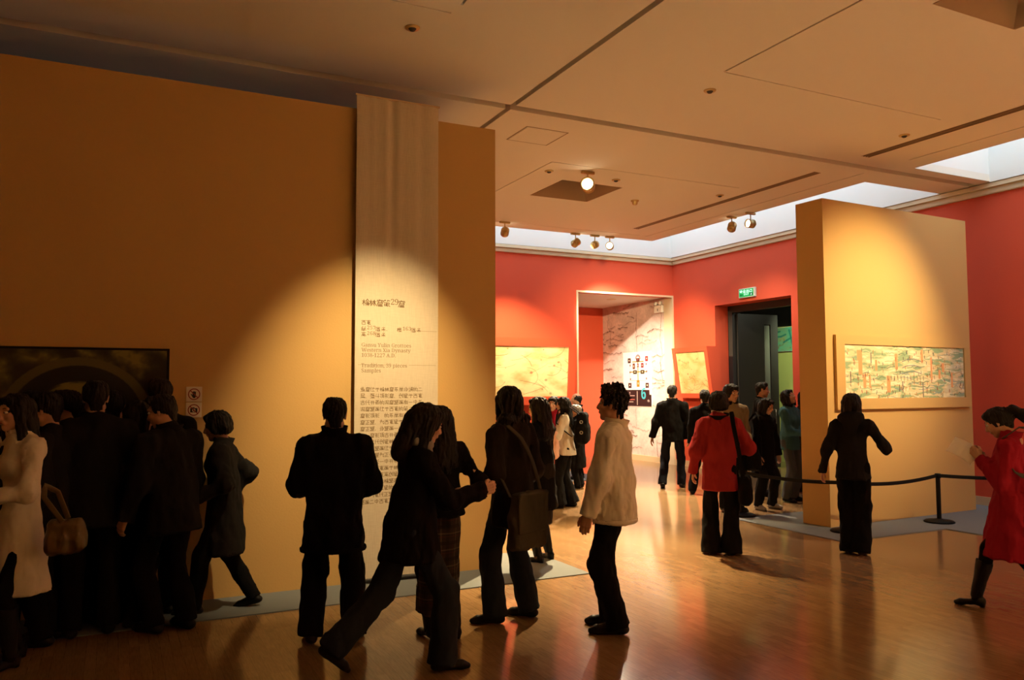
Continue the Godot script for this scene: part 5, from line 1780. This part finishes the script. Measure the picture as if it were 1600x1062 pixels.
	# --- beyond the banner, towards the back wall
	o = {"at": [3.85, -7.10], "h": 1.62, "dir": -32, "cell": 0.02, "fem": true, "hair": "long", "top": black, "top_name": "coat", "bot": darkbrown, "bottom": "skirt", "skirt_hem": 0.40, "hem": 0.55, "hemw": 0.20, "stockings": cloth(Color(0.16, 0.09, 0.06)), "shoe": "boot"}
	person("long-haired woman in a black coat half hidden by the messenger-bag woman", o)
	o = {"at": [6.16, -10.95], "h": 1.58, "dir": -125, "cell": 0.022, "fem": true, "hair": "bob", "top": darkbrown, "bot": black, "hem": 0.7, "scarf": scarlet}
	person("woman in a brown coat with a red scarf facing the backpack woman", o)
	o = {"at": [5.90, -10.15], "h": 1.58, "dir": -52, "cell": 0.018, "fem": true, "hair": "long", "top": white, "top_name": "sweater", "bot": black, "hem": 0.82, "hemw": 0.195, "leg": 0.09, "legw": 0.115, "hl": [0.16, 1.03, 0.33], "hr": [-0.12, 1.03, 0.33], "tl": [0, 1, 0], "tr": [0, 1, 0], "shoe": "sneaker", "fl": [0.10, 0.10, 0, 6], "fr": [-0.10, -0.06, 0, 6]}
	t = person("woman in a white sweater with a black backpack and wide trousers", o)
	var bp := bag("backpack", "black backpack with metal eyelets on the woman in the white sweater", o, Vector3(0, 1.14, -0.235), Vector3(0.34, 0.46, 0.20), 0, black, [[Vector3(0.13, 1.34, -0.20), Vector3(0.13, 1.44, -0.06), Vector3(0.13, 1.40, 0.10), Vector3(0.15, 1.22, 0.13), Vector3(0.17, 1.02, -0.10)], [Vector3(-0.13, 1.34, -0.20), Vector3(-0.13, 1.44, -0.06), Vector3(-0.13, 1.40, 0.10), Vector3(-0.15, 1.22, 0.13), Vector3(-0.17, 1.02, -0.10)]], 0.014, 0.015, 0.035)
	for k in 2:
		part("eyelet", lathe([Vector2(0.013, -0.004), Vector2(0.024, -0.004), Vector2(0.026, 0.002), Vector2(0.024, 0.008), Vector2(0.013, 0.006), Vector2(0.013, -0.004)], 18), M.steel, bp, Transform3D(Basis(Vector3.FORWARD, -PI / 2), Vector3(0.176, 0.09 - k * 0.15, 0.0)))
	bag("shopping_bag", "pale pink bag held in front of the backpack woman", o, Vector3(0.20, 0.90, 0.22), Vector3(0.30, 0.40, 0.12), 62, pink, [[Vector3(0.18, 1.06, 0.30), Vector3(0.165, 1.09, 0.33), Vector3(0.22, 1.06, 0.16)]], 0.014, 0.03)
	o = {"at": [7.92, -13.15], "h": 1.62, "dir": -50, "cell": 0.024, "hair": "balding", "top": charcoal, "bot": black, "collar": charcoal}
	person("balding man in dark clothes in profile beside the passage opening's edge", o)
	o = {"at": [7.22, -12.0], "h": 1.42, "dir": -45, "cell": 0.02, "fem": true, "hair": "short", "grey": true, "top": black, "top_name": "coat", "bot": black, "hem": 0.42, "hemw": 0.20, "hl": [0.12, 0.98, 0.26], "hr": [-0.10, 0.98, 0.26], "tl": [0, 1, 0], "tr": [0, 1, 0]}
	t = person("small grey-haired woman in a long black coat with round metal buttons", o)
	for k in 4:
		part("button", lathe([Vector2(0, -0.006), Vector2(0.018, -0.004), Vector2(0.018, 0.004), Vector2(0, 0.008)], 14), M.steel, t, Transform3D(Basis(Vector3.RIGHT, PI / 2), o.up.call(0.07, 1.32 - k * 0.14, 0.150 if k else 0.145)))
	# --- towards the small painting and the doorway
	o = {"at": [8.65, -11.25], "h": 1.76, "dir": 44, "cell": 0.02, "top": black, "bot": navy, "hem": 0.78, "hemw": 0.18, "loose": 0.015, "fl": [0.17, -0.10, 0.02, 6, 12], "fr": [-0.13, 0.12, 0, 6], "hl": [0.36, 0.84, 0.02], "collar": black}
	person("man in a black jacket walking away towards the rock paper and small painting", o)
	o = {"at": [8.62, -10.35], "h": 1.68, "dir": 40, "cell": 0.022, "top": black, "bot": black, "fl": [0.22, -0.05, 0, 6], "fr": [-0.08, 0.02, 0, 6], "lean": 6}
	person("dark-clad man mostly hidden behind the red-jacketed woman's head", o)
	o = {"at": [5.63, -6.55], "h": 1.66, "dir": 43, "cell": 0.016, "fem": true, "hair": "shortbob", "top": red, "bot": black, "loose": 0.022, "hem": 0.685, "hemw": 0.195, "collar": black, "collar_h": 0.05, "collar_flare": 0.04, "hl": [0.27, 0.83, 0.06], "hr": [-0.12, 1.02, 0.24], "er": [-1, -0.45, -0.4], "tr": [0, 1, 0], "leg": 0.078, "legw": 0.105, "leg_end": 0.07, "fl": [0.10, 0.02, 0, 8], "fr": [-0.11, 0.02, 0, 8]}
	t = person("woman in a red jacket and flared black trousers seen from behind", o)
	bag("shoulder_bag", "black shoulder bag at the right hip of the red-jacketed woman", o, Vector3(-0.25, 0.66, 0.02), Vector3(0.13, 0.30, 0.28), 0, black, [[Vector3(-0.235, 0.78, -0.09), Vector3(-0.20, 1.05, -0.17), Vector3(-0.15, 1.33, -0.15), Vector3(-0.13, 1.46, -0.02), Vector3(-0.15, 1.33, 0.14), Vector3(-0.24, 0.80, 0.10)]], 0.014, 0.02, 0.022)
	o = {"at": [7.72, -8.75], "h": 1.75, "dir": 192, "cell": 0.018, "hair": "shortbob", "top": tan_, "bot": black, "hem": 0.74, "loose": 0.02, "look": 14, "hl": [0.2, 0.95, 0.15], "collar": black, "collar_h": 0.04, "collar_flare": 0.05}
	t = person("young man in a tan jacket over grey, facing the camera beside the doorway", o)
	part("pullover", field_mesh([cap(o.up.call(0, 1.37, 0.06), o.up.call(0, 1.05, 0.10), 0.055, 0.085, Vector3(0, 0, 1), 0.8)], 0.014, 0.02, 0.01, 14), grey, t)
	o = {"at": [9.30, -9.85], "h": 1.80, "dir": 128, "cell": 0.02, "hair": "short", "top": black, "bot": black, "loose": 0.015}
	person("tall man in black in profile before the open doorway", o)
	o = {"at": [8.30, -8.72], "h": 1.56, "dir": 172, "cell": 0.018, "fem": true, "hair": "bob", "top": black, "top_name": "coat", "bot": charcoal, "loose": 0.025, "hem": 0.50, "hemw": 0.22, "shoe": "sneaker", "shoe_mat": sneak, "look": 12, "nod": 12, "fl": [0.12, 0.04, 0, 10], "fr": [-0.14, 0.0, 0, 16]}
	t = person("short-haired woman in a black coat and pale sneakers left of the partition", o)
	bag("tote_bag", "large black tote bag on the arm of the woman in pale sneakers", o, Vector3(-0.34, 0.74, 0.02), Vector3(0.16, 0.36, 0.36), 0, black, [[Vector3(-0.31, 0.90, -0.10), Vector3(-0.20, 1.25, -0.08), Vector3(-0.15, 1.37, 0.0), Vector3(-0.20, 1.25, 0.10), Vector3(-0.31, 0.90, 0.12)]], 0.014, 0.03)
	o = {"at": [9.20, -9.12], "h": 1.68, "dir": 165, "cell": 0.018, "fem": true, "hair": "bob", "top": teal, "bot": paleJeans, "hem": 0.80, "nod": -26, "hl": [0.05, 1.06, 0.30], "hr": [-0.08, 1.02, 0.30], "tl": [0, 1, 0], "tr": [0, 1, 0], "collar": black, "shoe_mat": M.leather, "loose": 0.015}
	t = person("woman in a teal jacket and jeans with her face turned up", o)
	o = {"at": [10.10, -9.70], "h": 1.66, "dir": 110, "cell": 0.024, "fem": true, "hair": "bob", "top": darkbrown, "bot": darkbrown}
	person("dark-haired visitor almost hidden behind the partition's edge", o)
	# --- before the partition
	o = {"at": [6.87, -5.94], "h": 1.64, "dir": 53, "cell": 0.016, "fem": true, "hair": "bob", "top": charcoal, "top_name": "cardigan", "hood": charcoal, "bot": black, "hem": 0.80, "hemw": 0.19, "hr": [-0.20, 1.22, 0.20], "er": [-0.7, -1, -0.4], "tr": [0, 1, 0.3], "hl": [0.30, 0.83, 0.06], "leg": 0.085, "legw": 0.10, "leg_end": 0.06, "fl": [0.055, 0.03, 0, 6], "fr": [-0.06, -0.02, 0, 6], "look": 8}
	person("woman in a black hooded cardigan looking at the long picture", o)
	o = {"at": [6.27, -3.84], "h": 1.60, "dir": -26, "cell": 0.015, "fem": true, "hair": "ponytail", "top": scarlet, "top_name": "coat", "bot": black, "bottom": "skirt", "skirt_hem": 0.6, "skirt_top": 0.11, "skirt_w": 0.13, "stockings": black, "shoe": "boot", "loose": 0.016, "hem": 0.43, "hemz": 0.05, "hemw": 0.26, "collar": scarlet, "collar_h": 0.07, "nod": 22, "lean": 5, "fl": [0.07, 0.33, 0, 2], "fr": [-0.08, -0.20, 0.03, 4, 20], "pel": [0, -0.03, 0.04], "hl": [0.08, 1.15, 0.27], "hr": [-0.08, 1.12, 0.26], "tl": [0, 1, 0], "tr": [0, 1, 0], "gl": 0.8, "gr": 0.8, "flatness": 0.9}
	t = person("woman in a scarlet coat and black boots reading a leaflet", o)
	part("belt", tube_ring(o, 0.98, 0.150, 0.76), scarlet, t)
	bag("shoulder_bag", "grey shoulder bag on the back of the woman in scarlet", o, Vector3(-0.10, 0.98, -0.22), Vector3(0.30, 0.30, 0.10), 0, bagcanvas, [[Vector3(0.02, 1.10, -0.20), Vector3(0.10, 1.34, -0.15), Vector3(0.125, 1.41, -0.02), Vector3(0.13, 1.30, 0.12), Vector3(0.165, 1.05, 0.02), Vector3(0.02, 1.0, -0.20)]], 0.014, 0.02, 0.02)
	var lf := thing("leaflet", "white folded leaflet held by the woman in scarlet", "leaflet", Vector3.ZERO)
	lf.transform = t.transform * Transform3D(Basis.from_euler(Vector3(-0.55, 0.1, -0.75)), Vector3(0.05, 1.19, 0.37))
	var st := newst()
	for k in 6:
		var f := func(x: float, u: float) -> Vector3: return Vector3(x * 0.85, 0.02 * sin(u * PI), -0.08 + u * 0.20)
		for e in [0.0, 0.003]:
			var u0 := k / 6.0
			var u1 := (k + 1) / 6.0
			var a: Vector3 = f.call(-0.105, u0) + Vector3(0, e, 0)
			var b: Vector3 = f.call(0.105, u0) + Vector3(0, e, 0)
			var c: Vector3 = f.call(0.105, u1) + Vector3(0, e, 0)
			var d: Vector3 = f.call(-0.105, u1) + Vector3(0, e, 0)
			if e == 0.0:
				quad(st, d, c, b, a)
			else:
				quad(st, a, b, c, d)
	part("sheet", done(st), M.paper, lf)

func tube_ring(o: Dictionary, y: float, r: float, flat: float) -> ArrayMesh:
	# a band round the body at height y (before scaling), following the coat
	var pts := []
	for i in 33:
		var a := TAU * i / 32.0
		pts.append(Vector3(sin(a) * r * o.s, y * o.s, cos(a) * r * o.s * flat))
	return tube(pts, 0.016, 0.016, 6, 0.4, Vector3(0, 0, 0.001) + Vector3(0.0003, 1, 0).cross(Vector3.RIGHT))

func plaid_material() -> StandardMaterial3D:
	var im := img_new(128, 128, Color(0.19, 0.15, 0.13))
	for k in 2:
		for i in 128:
			for j in 128:
				var x := i if k == 0 else j
				var c := im.get_pixel(i, j)
				if x % 64 < 14:
					c = c.lerp(Color(0.09, 0.07, 0.07), 0.6)
				elif x % 64 > 30 and x % 64 < 36:
					c = c.lerp(Color(0.50, 0.42, 0.36), 0.55)
				elif x % 64 > 44 and x % 64 < 47:
					c = c.lerp(Color(0.45, 0.16, 0.12), 0.55)
				im.set_pixel(i, j, c)
	var m := StandardMaterial3D.new()
	m.albedo_texture = ImageTexture.create_from_image(im)
	m.uv1_triplanar = true
	m.uv1_scale = Vector3.ONE * 4.5
	m.roughness = 0.95
	return m
